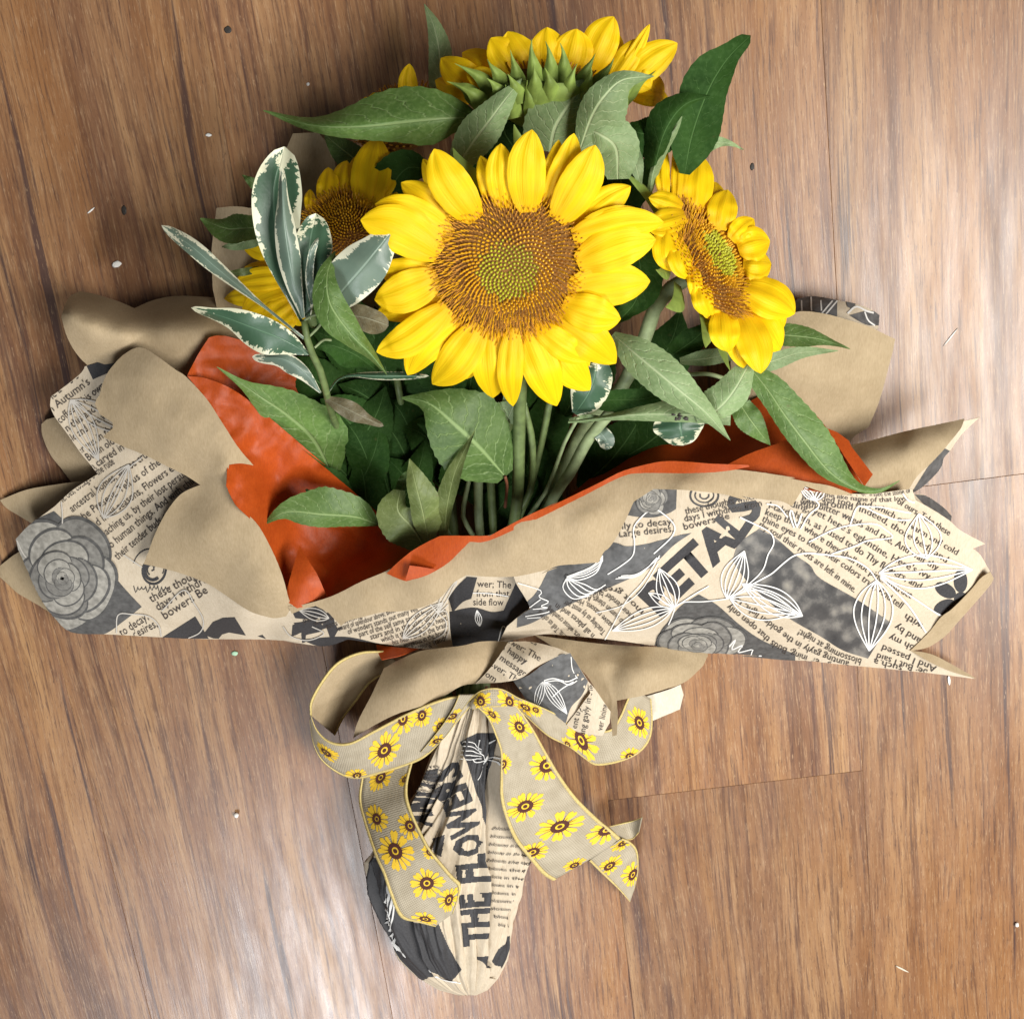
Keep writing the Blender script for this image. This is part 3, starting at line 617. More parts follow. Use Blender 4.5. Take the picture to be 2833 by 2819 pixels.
# kraft cuff along the front of the opening
CC = sheet('cuff', T('H', (205, 1445), (290, 1438), (470, 1384), (640, 1300), (790, 1236), (880, 1175), (1000, 1140), (1100, 1090), (1280, 1035), (1400, 1025), (1600, 930), (1800, 830)) + T('I', (0, 680), (200, 580), (400, 480), (560, 412), (700, 385), (1000, 385), (1300, 380), (1500, 395), (1794, 440)) + T('J', (350, 445), (500, 475), (640, 500), (800, 560), (640, 560), (455, 500), (425, 540), (400, 580), (362, 642), (310, 615), (250, 600), (180, 598), (0, 570))
      + T('I', (1480, 597), (1400, 588), (1300, 560), (1100, 535), (960, 524), (790, 520), (650, 610), (600, 720), (540, 840), (480, 930), (435, 970), (400, 1040), (250, 1052), (105, 1066), (0, 1118)) + T('H', (1800, 1216), (1700, 1240), (1550, 1270), (1400, 1272), (1262, 1262), (1180, 1312), (1100, 1402), (1000, 1452), (880, 1475), (760, 1482), (640, 1512), (560, 1532), (520, 1562), (470, 1510), (440, 1480), (370, 1444), (300, 1462), (230, 1490)),
      T('H', (290, 1445, 7.8), (520, 1555, 8.0), (640, 1300, 9.0), (800, 1250, 9.4), (880, 1475, 9.0), (1280, 1040, 10.0), (1260, 1262, 10), (1550, 1270, 10), (1922, 780, 10.4), (1922, 1195, 10.4), (1000, 1300, 10.0), (650, 1430, 9.0), (1500, 1150, 10.8), (1800, 1020, 11.1))
      + T('I', (560, 420, 10.5), (480, 930, 10.6), (650, 610, 11), (790, 520, 11.1), (1000, 390, 10.6), (1500, 400, 10.6), (1300, 560, 10.9), (1000, 470, 11.3), (300, 750, 11.3)) + T('J', (180, 598, 10.8), (640, 500, 10.3), (362, 642, 10.9), (455, 500, 10.6)), wrinkle=.09, wscale=.8, seed=10)
# right flaps
sheet('back_flap', T('F', (900, 460), (1170, 386), (1260, 356), (1350, 345), (1500, 370), (1700, 430), (1790, 470), (1872, 510), (1858, 580), (1840, 650), (1780, 870), (1715, 1030), (1665, 1060), (1620, 1095), (1560, 1180), (1300, 1180), (900, 800)),
      T('F', (900, 460, 3.5), (1170, 386, 4.8), (1350, 345, 4.7), (1700, 430, 4.3), (1872, 510, 3.5), (1840, 650, 3.6), (1715, 1030, 3.0), (1620, 1095, 3.0), (1500, 700, 5.0), (1250, 600, 5.8), (1300, 1180, 3.8), (900, 800, 4.5)), wrinkle=.05, seed=11)
PB = sheet('rolled_edge', T('F', (1230, 345), (1265, 300), (1300, 272), (1345, 262), (1400, 258), (1530, 280), (1640, 302), (1720, 330), (1778, 368), (1772, 450), (1600, 470), (1300, 440)), T('F', (1230, 345, 2.0), (1400, 258, 1.6), (1778, 368, 1.8), (1400, 330, 3.2), (1650, 400, 3.6), (1600, 470, 3.6), (1300, 440, 3.2)), 'kraft_print_side', wrinkle=.03, seed=12)
sheet('back_flap', T('J', (640, 300), (740, 216), (900, 181), (1150, 114), (1400, 61), (1520, 36), (1585, 20), (1562, 85), (1520, 140), (1480, 190), (1430, 250), (1350, 335), (1250, 430), (1180, 530), (1050, 640), (900, 700), (600, 640)),
      T('J', (740, 216, 6.0), (900, 181, 5.8), (1150, 114, 5.4), (1585, 20, 5.0), (1400, 61, 5.2), (900, 260, 7.4), (1200, 190, 7.0), (1430, 150, 6.2), (1430, 250, 6.4), (1180, 530, 7.4), (1000, 400, 8.4), (1300, 300, 7.2), (800, 600, 8.6), (600, 640, 8.6), (640, 300, 7.4)), wrinkle=.04, seed=13)
PE = sheet('rolled_edge', T('J', (1570, 40), (1640, 26), (1692, 12), (1640, 60), (1560, 140), (1482, 250), (1436, 300), (1426, 345), (1390, 402), (1300, 492), (1220, 545), (1120, 590), (1200, 450), (1400, 230)), T('J', (1692, 12, 4.4), (1570, 40, 4.7), (1482, 250, 4.8), (1390, 402, 5.0), (1220, 545, 5.8), (1120, 590, 6.6), (1300, 380, 6.2), (1400, 230, 5.7)), 'kraft_print_side', wrinkle=.03, seed=14)
PG = sheet('rolled_edge', T('J', (1200, 560), (1280, 555), (1340, 585), (1430, 648), (1492, 712), (1488, 752), (1400, 720), (1240, 640)), T('J', (1200, 560, 7.4), (1340, 585, 6.0), (1492, 712, 5.4), (1488, 752, 5.8), (1240, 640, 7.6), (1400, 720, 6.6)), 'kraft_print_side', wrinkle=.02, seed=15)
# lower flaps about the tie
sheet('lower_flap', T('K', (440, 250), (500, 216), (600, 172), (700, 156), (800, 145), (900, 124), (1025, 126), (1030, 150), (945, 242), (872, 320), (800, 332), (700, 390), (600, 430), (500, 462), (400, 512), (298, 573), (318, 500), (380, 378)),
      T('K', (440, 250, 5.0), (600, 172, 5.4), (900, 124, 5.6), (872, 320, 6.6), (700, 390, 6.6), (298, 573, 5.3), (600, 280, 6.9), (800, 230, 7.0), (400, 420, 6.2)), wrinkle=.05, seed=16)
PK = sheet('lower_flap', T('K', (1020, 126), (1120, 126), (1230, 150), (1304, 180), (1250, 193), (1150, 243), (1080, 293), (1000, 313), (866, 322), (940, 242)), T('K', (1020, 126, 6.2), (1304, 180, 7), (866, 322, 6.8), (1100, 210, 7.5), (1120, 126, 6.2), (1080, 293, 7.0)), 'kraft_print_side', wrinkle=.03, seed=17)
sheet('lower_flap', T('K', (1140, 95), (1500, 140), (1945, 158), (1946, 190), (1925, 235), (1900, 262), (1840, 313), (1750, 346), (1640, 377), (1522, 400), (1526, 480), (1522, 560), (1502, 565), (1490, 470), (1440, 380), (1380, 280), (1270, 180)),
      T('K', (1140, 95, 2.8), (1500, 140, 3.0), (1946, 190, 2.4), (1750, 346, 4.4), (1522, 480, 5.0), (1490, 470, 4.6), (1700, 270, 4.8), (1400, 220, 4.0), (1900, 262, 3.4), (1600, 320, 5.0)), wrinkle=.14, seed=18, crease=[(1700, 1830, 1930, 1900, .3, 60)])
PD = sheet('lower_flap', T('K', (1040, 306), (1110, 282), (1180, 232), (1258, 184), (1306, 178), (1345, 240), (1388, 310), (1400, 372), (1350, 430), (1296, 508), (1230, 486), (1130, 426), (1062, 336)), T('K', (1040, 306, 5.6), (1300, 180, 6.9), (1395, 340, 5.4), (1296, 508, 4.9), (1200, 300, 6.8), (1130, 426, 5.2), (1280, 380, 6.2)), 'kraft_print_side', wrinkle=.09, wscale=2, seed=19)
PT = sheet('lower_flap', T('K', (1400, 365), (1385, 304), (1425, 350), (1455, 395), (1494, 450), (1490, 502), (1456, 564), (1350, 548), (1288, 514), (1352, 430)), T('K', (1385, 304, 5.6), (1494, 450, 5.1), (1456, 564, 4.9), (1288, 514, 5.0), (1400, 440, 5.8)), 'kraft_print_side', wrinkle=.07, wscale=2, seed=20)
tag(Sheet(T('K', (1660, 380), (1760, 350), (1820, 325), (1833, 372), (1816, 440), (1690, 493), (1672, 430)), T('K', (1660, 380, 2.3), (1820, 325, 1.4), (1816, 440, 1.0), (1690, 493, 1.5)), wrinkle=.05).build('paper_scrap', 'cream_scrap', None),
    'pale torn paper tab poking out behind the bow\'s right loop', 'paper scrap')
# handle
def hwr(th, y):
    yk = (y-1700)/.59524; a = math.cos(th)
    r = .22*(abs(noise.noise(Vector((a*4.2, math.sin(th)*4.2, y*.0028))))*2-.6)-.11*abs(noise.noise(Vector((a*7, math.sin(th)*7, y*.008))))+.03*abs(noise.noise(Vector((a*13, math.sin(th)*13, y*.02))))
    cx, hw, _, _ = HT.par(y); c = (800+960*.59524+(noise.noise(Vector((0, y*.004, 2)))*8)-cx)/hw
    if abs(c) < 1 and th < math.pi:
        r -= .5*math.exp(-((th-math.acos(c))/.085)**2)*min(1, max(0, (yk-560)/160))*min(1, max(0, (1745-yk)/120))
    for off, dep in ((-.52, .10), (-.2, .07), (-.75, .12), (.62, .06)):
        r -= dep*math.exp(-((a-off-.12*math.sin(y*.006+off*9))/.045)**2)
    return r
HT = Tube([(1700+y*.59524, 800+cx*.59524, h*.59524, zc, zh) for y, cx, h, zc, zh in ((370, 880, 66, 4.0, 2.0), (450, 870, 95, 4.0, 2.3), (600, 850, 170, 3.6, 2.5), (800, 815, 215, 3.3, 2.6), (1000, 775, 300, 3.1, 2.7), (1150, 738, 375, 3.0, 2.7), (1300, 724, 356, 2.9, 2.65), (1450, 738, 306, 2.8, 2.55), (1600, 760, 240, 2.6, 2.3), (1690, 785, 172, 2.3, 2.0), (1745, 812, 105, 2.0, 1.6), (1768, 830, 40, 1.9, .9))], hwr)
_t = Print(HT); hp = _t.text('THE', T('R', (815, 1510), (805, 1370), (790, 1225)), 105, True, .05, 0, True)+_t.text('FLOWERS', T('R', (800, 1170), (778, 960), (728, 780), (660, 620), (612, 500)), 122, True, .05, 0, True)+_t.text('AND', T('R', (470, 860), (480, 720), (510, 640)), 90, True, .05, 0, True)
hp += [T('R', *q) for q in (((630, 400), (740, 350), (845, 350), (850, 420), (845, 700), (800, 860), (740, 680), (680, 520)), ((100, 1110), (160, 1020), (240, 1200), (330, 1380), (420, 1500), (480, 1680), (420, 1720), (330, 1700), (220, 1560), (150, 1350)),
       ((345, 1390), (520, 1400), (580, 1530), (650, 1650), (590, 1720), (450, 1640), (370, 1520)), ((740, 1580), (830, 1570), (845, 1640), (780, 1640)), ((850, 1600), (900, 1500), (935, 1440), (920, 1560), (870, 1680)), ((470, 930), (560, 910), (540, 1030), (490, 1010)))]
handle = HT.build('stem_wrap', 'kraft_print_side', wrap, prints=hp)
# ---------------------------------------------------------------- print on the paper
def K2(*p): return T('K', *p)
def rose(sh, x, y, R, seed=0, sq=1.0):
    rnd = random.Random(seed); mats = {'photo_light': Print(sh, .0003), 'photo_mid': Print(sh, .0003), 'photo_dark': Print(sh, .0003)}; lev = 0
    for k, rk in enumerate((1.0, .8, .62, .46, .32, .2, .11)):
        n = (5, 5, 4, 4, 3, 3, 2)[k]; off = rnd.uniform(0, 6.28)
        for j in range(n):
            a0 = off+6.2832*j/n; sp = 6.2832/n*.72; lev += 1; ex, ey = rnd.uniform(-.08, .08)*R*rk, rnd.uniform(-.08, .08)*R*rk
            for shade, gro in (('photo_dark', 1.06), (('photo_light', 'photo_mid')[(j+k) % 2], 1.0)):
                out = []
                for t in np.linspace(-1, 1, 11): rr = R*rk*gro*(1-.30*abs(t)**3+.05*math.sin(3*t+j)); out.append((x+ex+rr*math.cos(a0+t*sp), y+ey+rr*sq*math.sin(a0+t*sp)))
                inn = [(x+ex+R*rk*.35*math.cos(a0+t*sp*.7), y+ey+R*rk*.35*sq*math.sin(a0+t*sp*.7)) for t in np.linspace(1, -1, 6)]
                pr = mats[shade]; pr.eps = .0005+lev*.00007+(0 if shade == 'photo_dark' else .00006); pr.poly(out+inn, 7)
    for m_, pr in mats.items(): pr.done('rose_petals', m_, sh.obj)
# left panel
p = Print(PL, .0002); p.poly(T('G', (262, 1160), (400, 1290), (500, 1410), (600, 1530), (686, 1622), (600, 1690), (500, 1755), (360, 1770), (200, 1620), (60, 1290), (150, 1215)))
p.done('rose_photograph', 'photo_dark', PL.obj); rose(PL, *T('G', (310, 1475))[0], 150, 3)
p = Print(PL, .0002); p.poly(T('G', (420, 460), (560, 395), (640, 375), (560, 470), (450, 525))); p.poly(T('G', (780, 1775), (800, 1760), (945, 1668), (1010, 1776)))
p.poly(T('H', (230, 1470), (330, 1440), (400, 1455), (452, 1505), (330, 1520), (250, 1515))); p.poly(T('H', (280, 1640), (540, 1625), (740, 1664), (740, 1700), (420, 1685)))
p.poly(T('G', (1420, 1700), (1500, 1690), (1560, 1740), (1470, 1760)))
p.text('S', T('G', (1130, 1660), (1015, 1730)), 250, False, .04, 2); p.text('LATE', T('G', (1640, 1650), (1380, 1740), (1150, 1810), (1040, 1850)), 215, False, .045, 2)
p.done('print_shade_block', 'ink_dark', PL.obj)
p = Print(PL, .0005)
for k, (t_, a, b) in enumerate((('the arms of', (235, 640), (400, 505)), ("when Autumn's", (180, 745), (440, 545)), ('the coffee of his own', (245, 780), (510, 565)), ('On this and all the days', (300, 800), (640, 560)), ('old and rare were her vesture', (340, 835), (720, 580)), ('her yes in the mountain top', (372, 900), (760, 640)), ('But in old cathedrals high', (430, 920), (770, 700)), ('On carved in stone; In the', (420, 985), (800, 740)), ('heroes, cottage of the rude', (300, 1125), (560, 930)), ('ancestral homes, whose crumb', (352, 1168), (760, 870)), ('the Present. Tell us of the ancient', (398, 1214), (900, 850)), ('and in all seasons, Flowers expand', (445, 1258), (930, 905)), ('Teaching us, by their lost persuasive', (486, 1304), (960, 950)), ('to human things. And with child', (530, 1350), (960, 1010)), ('their tender buds expand; Emb', (572, 1398), (960, 1075)))):
    d = (b[0]-a[0], b[1]-a[1]); p.text(t_, T('G', a, (a[0]+d[0]*.5, a[1]+d[1]*.5-4), b), 32)
for t_, a, b in (('these thoughts', (735, 1602), (1010, 1450)), ('days I withdrew', (765, 1642), (1040, 1482)), ('bowers Be', (797, 1684), (1010, 1552)), ('only to decay;', (520, 1812), (722, 1680)), ('Large desires,', (560, 1822), (765, 1716))): p.text(t_, T('G', a, b), 34)
rows = ['pale whatever the', 'which was ranging round', 'ears running manifold', 'reward of splendour above; Blossoms', 'of wonders stands out many veil', 'part of the self same parted from', 'stars and in the part universal', 'which is throbbing in the heart', 'his heart and in the brain', 'gorgeous in the hours', 'shining stands']
for k, t_ in enumerate(rows):
    x0, y0 = 300+k*66, 1545+k*16; x1 = min(1150, x0+330+k*20); p.text(t_, T('H', (x0, y0), ((x0+x1)/2, y0-(x1-x0)*.155), (x1, y0-(x1-x0)*.34)), 22)
p.done('printed_verse', 'ink_text', PL.obj)
p = Print(PL, .0008)
p.line(T('G', (300, 1115), (305, 1200), (298, 1300), (265, 1400), (228, 1465), (170, 1420), (120, 1370), (85, 1300)), 3.4)
p.motif(*T('G', (345, 620))[0], -65, 185, 32, 5); p.motif(*T('G', (350, 622))[0], -30, 190, 30, 4)
p.motif(*T('G', (505, 1195))[0], 65, 165, 48, 6); p.line(T('G', (690, 900), (620, 960), (560, 1080), (510, 1190)), 3)
p.line(T('G', (565, 1760), (572, 1660), (640, 1655), (720, 1665), (770, 1710), (782, 1775)), 3.2); p.line(T('G', (785, 1640), (890, 1540), (940, 1600), (985, 1680), (970, 1740), (900, 1775)), 3.2); p.line(T('G', (600, 1370), (690, 1430)), 3)
p.motif(*T('H', (885, 1630))[0], 42, 150, 26, 5, 2.8); p.motif(*T('H', (1090, 1480))[0], 60, 110, 14, 4, 2.4); p.line(T('H', (1040, 1420), (1090, 1480), (1140, 1530), (1130, 1600), (1070, 1640), (1090, 1680)), 2.8)
p.line(T('H', (180, 1560), (230, 1620), (330, 1640), (420, 1600), (350, 1560)), 3); p.line(T('H', (1090, 1480), (1140, 1470), (1160, 1560), (1140, 1640)), 2.4); p.motif(*T('H', (450, 1510))[0], 165, 85, 16, 4, 2.6)
p.done('line_drawing', 'ink_pale', PL.obj)
# scroll ornament on the left panel
p = Print(PL, .00034); ox, oy = T('G', (735, 1440))[0]
for r_, w_, a0, a1 in ((40, 6, 0, 5.2), (26, 9, .8, 5.8), (14, 4, 2, 8), (52, 3, 3.4, 6.6)):
    p.line([(ox+r_*math.cos(t)*(1-.12*(t-a0)), oy+r_*1.25*math.sin(t)*(1-.12*(t-a0))) for t in np.linspace(a0, a1, 16)], w_)
for k in range(9): p.line([(ox-50+k*11, oy+46+6*math.sin(k)), (ox-44+k*11, oy+60+5*math.cos(k*2)), (ox-38+k*11, oy+48)], 2.2)
p.done('scroll_ornament', 'ink_dark', PL.obj)
# centre fold
p = Print(PC, .0002); p.poly(T('H', (1150, 1480), (1300, 1452), (1410, 1478), (1480, 1470), (1560, 1290), (1650, 1300), (1660, 1560), (1500, 1710), (1170, 1730))); p.poly(T('H', (1265, 1270), (1325, 1275), (1290, 1400), (1240, 1420), (1180, 1480), (1150, 1380)))  # dark print, and below it the shade of the hollow painted in
p.done('print_shade_block', 'ink_dark', PC.obj)
p = Print(PC, .0003)
for t_, a, b in (('wer; The', (1325, 1330), (1525, 1338)), ('from that', (1320, 1388), (1515, 1388)), ('side flow', (1300, 1438), (1480, 1440))): p.text(t_, T('H', a, b), 27)
p.done('printed_verse', 'ink_text', PC.obj)
p = Print(PC, .0004); p.motif(*T('H', (1340, 1560))[0], 100, 45, 9, 4, 2); p.line(T('H', (1300, 1365), (1400, 1368), (1510, 1385)), 2.6); p.line(T('H', (1450, 1650), (1480, 1560), (1530, 1640)), 3); p.done('line_drawing', 'ink_white', PC.obj)
# right panel
p = Print(PR, .0002); p.poly(T('I', (1540, 800), (1660, 870), (1794, 985), (1900, 1060))+T('J', (560, 1150), (820, 1300), (1058, 1462), (900, 1720), (720, 1660), (560, 1560), (350, 1440), (200, 1320), (60, 1190), (-20, 1090), (-60, 1020), (-10, 900)))
bc = T('J', (500, 1300))[0]; p.done('hydrangea_photograph', 'hydrangea_photo_print', PR.obj, lambda x, y: ((x-bc[0])/140, (y-bc[1])/140))
p = Print(PR, .0002); p.poly(T('I', (1110, 1265), (1240, 1340), (1400, 1480), (1560, 1590), (1794, 1690), (1794, 1760), (1300, 1720), (790, 1660), (820, 1560), (900, 1450), (980, 1350)))
p.done('rose_photograph', 'photo_dark', PR.obj); rose(PR, *T('I', (1100, 1600))[0], 118, 5, .62)
p = Print(PR, .0002); p.poly(T('I', (800, 470), (955, 500), (950, 660), (900, 690), (800, 720), (700, 720), (600, 705), (640, 600)))
p.done('rose_photograph', 'photo_dark', PR.obj); rose(PR, *T('I', (770, 580))[0], 46, 6)
p = Print(PR, .0002); p.poly(T('I', (480, 900), (600, 925), (750, 905), (960, 850), (1060, 830), (930, 920), (760, 1080), (560, 1180), (300, 1290), (60, 1400), (-80, 1470), (-180, 1500), (-160, 1380), (-40, 1250), (60, 1060), (250, 1000)))
p.done('grey_photograph', 'ink_grey', PR.obj)
p = Print(PR, .00024); p.text('PETALS', T('I', (830, 1425), (1005, 1240), (1240, 1030), (1395, 890), (1495, 750), (1565, 630)), 124, True, .05, 2)
fx, fy = T('J', (1560, 1300))[0]
for a in (20, 92, 150, 205, 255): 
    a = math.radians(a); cx, cy = fx+math.cos(a)*50, fy-math.sin(a)*50
    p.poly([(cx+math.cos(a)*32*math.cos(t)-math.sin(a)*19*math.sin(t), cy-math.sin(a)*32*math.cos(t)-math.cos(a)*19*math.sin(t)) for t in np.linspace(0, 6.283, 15)[:-1]])
p.poly([(fx+20*math.cos(t), fy+20*math.sin(t)) for t in np.linspace(0, 6.283, 13)[:-1]])
p.done('print_shade_block', 'ink_dark', PR.obj)
p = Print(PR, .0005)
for t_, pts, sz in (('grew In this close room, nor missed the stone of', ((455, 520), (700, 560), (1000, 570), (1200, 545)), 20), ('So, in the like name of that love', ((445, 545), (700, 590), (950, 612), (1180, 600)), 20), ('unfolded too, And which on warm and cold', ((430, 578), (700, 628), (950, 665), (1200, 800), (1525, 988)), 25),
    ('eats around. Indeed, those beds and', ((425, 605), (640, 648), (880, 695), (1150, 850), (1450, 1042)), 27), ('with bitter weeds and rue, And wait thy', ((415, 632), (640, 690), (850, 790), (1100, 930), (1385, 1098)), 28), ("ding; yet here's eglantine, Here's ivy", ((345, 645), (520, 700), (800, 860), (1040, 1010), (1330, 1160)), 28),
    ('I-take them, as I used to do Thy flowers, and', ((190, 655), (420, 740), (700, 890), (950, 1050), (1265, 1228)), 28), ('keep them where they shall not pine. Instruct', ((165, 700), (420, 800), (700, 980), (950, 1150), (1200, 1295)), 27), ('thine eyes to keep their colors true, And tell', ((145, 745), (400, 870), (700, 1060), (900, 1200), (1130, 1365)), 27), ('thy soul their roots are left in mine.', ((120, 785), (300, 890), (560, 1070), (800, 1252)), 27),
    ('of ours, Take these', ((1100, 620), (1300, 740), (1470, 850)), 26),
    ('silver lining, Buds that open only', ((640, 1745), (480, 1700), (270, 1615), (130, 1500), (-80, 1330)), 27), ('flaunting gayly in the golden light; Large', ((800, 1750), (620, 1690), (400, 1590), (180, 1430), (-100, 1230)), 27), ('blossoming at night!', ((860, 1722), (700, 1670), (560, 1590), (420, 1510)), 27),
    ('And I passed', ((1390, 1775), (1200, 1700), (1010, 1620)), 27), ('be; But I said', ((1330, 1800), (1150, 1740), (970, 1680)), 26), ('such a', ((1150, 1772), (945, 1718)), 26), ('oh my', ((1240, 1630), (1060, 1545)), 27), ('and by', ((1280, 1580), (1105, 1470)), 28), ('with', ((1300, 1480), (1175, 1400)), 28)):
    p.text(t_, T('J', *pts), sz)
for t_, a, b, sz in (('only to decay;', (500, 812), (935, 770), 28), ('Large desires,', (545, 862), (932, 822), 28), ('these thoughts which', (1018, 700), (1520, 590), 27), ('days I withdrew from', (1010, 752), (1560, 640), 27), ('bowers Be', (1005, 810), (1330, 730), 27)): p.text(t_, T('I', a, b), sz)
for k in range(8):
    y0 = 1560-k*30; p.text(['all seasons, Tell us of the', 'flowers, whose crumbling', 'In all places and in', 'Teaching us by most per', 'suasive reasons, How', 'to human things And', 'their tender buds', 'most great'][k], T('I', (250+k*68, y0+70-k*5), (110+k*62, y0-70-k*8), (-10+k*58, y0-190+k*8)), 24)
p.done('printed_verse', 'ink_text', PR.obj)
p = Print(PR, .0008); MJ = lambda x, y: T('J', (x, y))[0]; MI = lambda x, y: T('I', (x, y))[0]
p.motif(*MJ(975, 1110), 2, 258, 46, 5, 3.6); p.motif(*MJ(960, 1160), 264, 196, 54, 6, 3.6); p.line(T('J', (985, 1140), (1090, 1240), (1200, 1360), (1310, 1530)), 4.5); p.line(T('J', (985, 1130), (1150, 1240), (1300, 1340), (1435, 1425)), 4); p.line(T('J', (960, 1160), (900, 1080), (780, 1010), (640, 985), (480, 970), (380, 985), (300, 1040), (220, 1110), (150, 1150), (60, 1200), (0, 1250)), 4)
p.line(T('J', (640, 975), (800, 920), (900, 880), (1065, 860), (1010, 800), (940, 765), (780, 772), (640, 810), (480, 890)), 3.4); p.line(T('J', (770, 772), (830, 640), (960, 690), (1090, 735), (1200, 735)), 3.6); p.line(T('J', (835, 640), (1000, 650), (1200, 690)), 3.2)
p.motif(*MJ(1310, 1010), 100, 125, 50, 5, 3.4); p.motif(*MJ(520, 600), 135, 60, 10, 4, 3.2); p.motif(*MJ(525, 600), 55, 50, 10, 3, 3.2); p.line(T('J', (525, 600), (550, 640), (480, 700), (420, 800)), 3.4); p.line(T('J', (375, 790), (345, 700), (360, 670), (395, 780), (430, 690), (395, 790)), 4); p.line(T('J', (180, 625), (260, 640), (330, 720)), 3.4); p.line(T('J', (1140, 550), (1180, 600), (1225, 615)), 4)
p.motif(*MJ(435, 1412), 152, 190, 34, 6, 3.4); p.motif(*MI(1310, 1290), 70, 140, 36, 6, 3.2); p.motif(*MI(1330, 1290), -12, 190, 40, 5, 3.2); p.line(T('I', (1330, 1285), (1450, 1200), (1560, 1090), (1600, 980), (1640, 900), (1620, 830), (1560, 790), (1400, 720)), 3.4); p.line(T('I', (1320, 1290), (1150, 1310), (1000, 1315), (940, 1350)), 3.2); p.line(T('I', (1180, 1200), (1060, 1270), (940, 1350)), 3.2)
p.motif(*MI(940, 1355), 112, 118, 30, 5, 2.8); p.motif(*MI(930, 1360), 200, 180, 26, 5, 3); p.motif(*MI(930, 1350), 150, 80, 14, 3, 2.6); p.line(T('I', (940, 1360), (920, 1420), (895, 1475)), 3); p.line(T('I', (830, 985), (720, 1160), (600, 1300), (500, 1480), (445, 1580)), 2.6); p.line(T('I', (820, 1040), (700, 1230), (560, 1340), (380, 1390)), 2.2)
p.line(T('I', (1130, 1665), (1200, 1600), (1275, 1535), (1305, 1640), (1370, 1580), (1345, 1650), (1420, 1620), (1390, 1670), (1490, 1650), (1480, 1690), (1555, 1695)), 3.2)
p.line(T('I', (465, 1120), (560, 1060), (640, 990), (655, 900), (648, 800), (700, 720), (790, 662), (880, 710), (940, 780), (920, 850), (830, 940), (790, 975)), 3.4)
for k in range(5): p.line(T('I', (175, 1140), (260+20*k, 1150-22*k+10), (380+10*k, 1110-26*k), (430, 1020-8*k)), 3)
for k in range(5): p.line(T('I', (175, 1150), (150+36*k, 1220-8*k), (220+40*k, 1290-16*k), (330+30*k, 1270-20*k)), 3)
p.line(T('H', (1550, 1300), (1700, 1350), (1690, 1385), (1745, 1415), (1700, 1440), (1740, 1450), (1620, 1460)), 2.6); p.line(T('H', (1620, 1460), (1700, 1400)), 2.6); p.line(T('H', (1610, 1500), (1720, 1480), (1750, 1470)), 2.6); p.line(T('H', (1620, 1510), (1700, 1505)), 2.2)
for k in range(3): p.line(T('I', (560-20*k, 1130+10*k), (680, 1110+8*k), (830-10*k, 1000)), 2.4)
p.done('line_drawing', 'ink_white', PR.obj)
p = Print(PR, .0004); x_, y_ = MI(175, 1140); p.poly([(x_+8*math.cos(t), y_+9*math.sin(t)) for t in np.linspace(0, 6.283, 10)[:-1]]); sx_, sy_ = T('I', (1150, 545))[0]
for r_, w_ in ((30, 5), (20, 3.5), (10, 4)): p.line([(sx_+r_*1.3*math.cos(t), sy_+8+r_*math.sin(t)) for t in np.linspace(-.4, 3.6, 14)], w_)
p.done('scroll_ornament', 'ink_dark', PR.obj)
# small printed folds
p = Print(PB, .0002); p.poly(T('F', (1200, 340), (1300, 240), (1530, 240), (1528, 400), (1200, 420))); p.poly(T('F', (1580, 285), (1640, 300), (1620, 335), (1590, 320))); p.poly(T('F', (1600, 370), (1700, 345), (1790, 350), (1785, 430), (1700, 425))); p.done('print_shade_block', 'ink_grey', PB.obj)
p = Print(PB, .00035)
for k in (1318, 1375, 1432): p.line(T('F', (k, 262), (k+4, 345)), 4)
for k in (0, 28): p.line(T('F', (1530-k, 285), (1440-k, 390)), 4)
p.line(T('F', (1590, 360), (1640, 320), (1700, 345), (1760, 360)), 5); p.line(T('F', (1690, 350), (1710, 400), (1750, 430)), 4); p.done('line_drawing', 'ink_white', PB.obj)
p = Print(PE, .0002); p.poly(T('J', (1420, 220), (1480, 250), (1436, 300), (1426, 345), (1390, 402), (1300, 500), (1200, 560), (1300, 400))); p.done('print_shade_block', 'ink_grey', PE.obj)
p = Print(PG, .0002); p.poly(T('J', (1230, 560), (1345, 580), (1500, 700), (1490, 760), (1330, 660))); p.done('print_shade_block', 'ink_grey', PG.obj)
p = Print(PK, .0003)
for t_, a, b in (('leaves', (1055, 98), (1200, 172)), ('flower; The', (985, 118), (1152, 212)), ('a happy', (985, 160), (1120, 245)), ('message', (975, 208), (1085, 282)), ('over; The', (925, 235), (1050, 312)), ('from', (885, 268), (950, 312))): p.text(t_, T('K', a, b), 26, False)
p.done('printed_verse', 'ink_text', PK.obj)
p = Print(PD, .0002); p.poly(T('K', (1030, 300), (1110, 275), (1255, 180), (1310, 170), (1345, 240), (1388, 310), (1360, 375), (1310, 430), (1285, 505), (1220, 490), (1120, 426), (1050, 336))); p.done('print_shade_block', 'ink_grey', PD.obj)
p = Print(PD, .00035); p.line(T('K', (1185, 305), (1230, 295), (1290, 310), (1340, 290)), 3); p.line(T('K', (1185, 312), (1250, 305), (1300, 325), (1345, 300)), 2.6); p.line(T('K', (1320, 310), (1265, 345), (1225, 380)), 2.8); p.line(T('K', (1310, 195), (1315, 250), (1340, 300)), 2.4)
p.motif(*T('K', (1185, 308))[0], -55, 110, 16, 5, 2.2); p.motif(*T('K', (1180, 310))[0], -105, 80, 12, 4, 2); p.done('line_drawing', 'ink_white', PD.obj)
p = Print(PT, .0003)
for t_, a, b in (('ver lining', (1480, 420), (1455, 540)), ('ing gayly in the', (1415, 330), (1375, 555)), ('lent upon', (1368, 395), (1335, 540))): p.text(t_, T('K', b, a), 24)
p.done('printed_verse', 'ink_text', PT.obj)
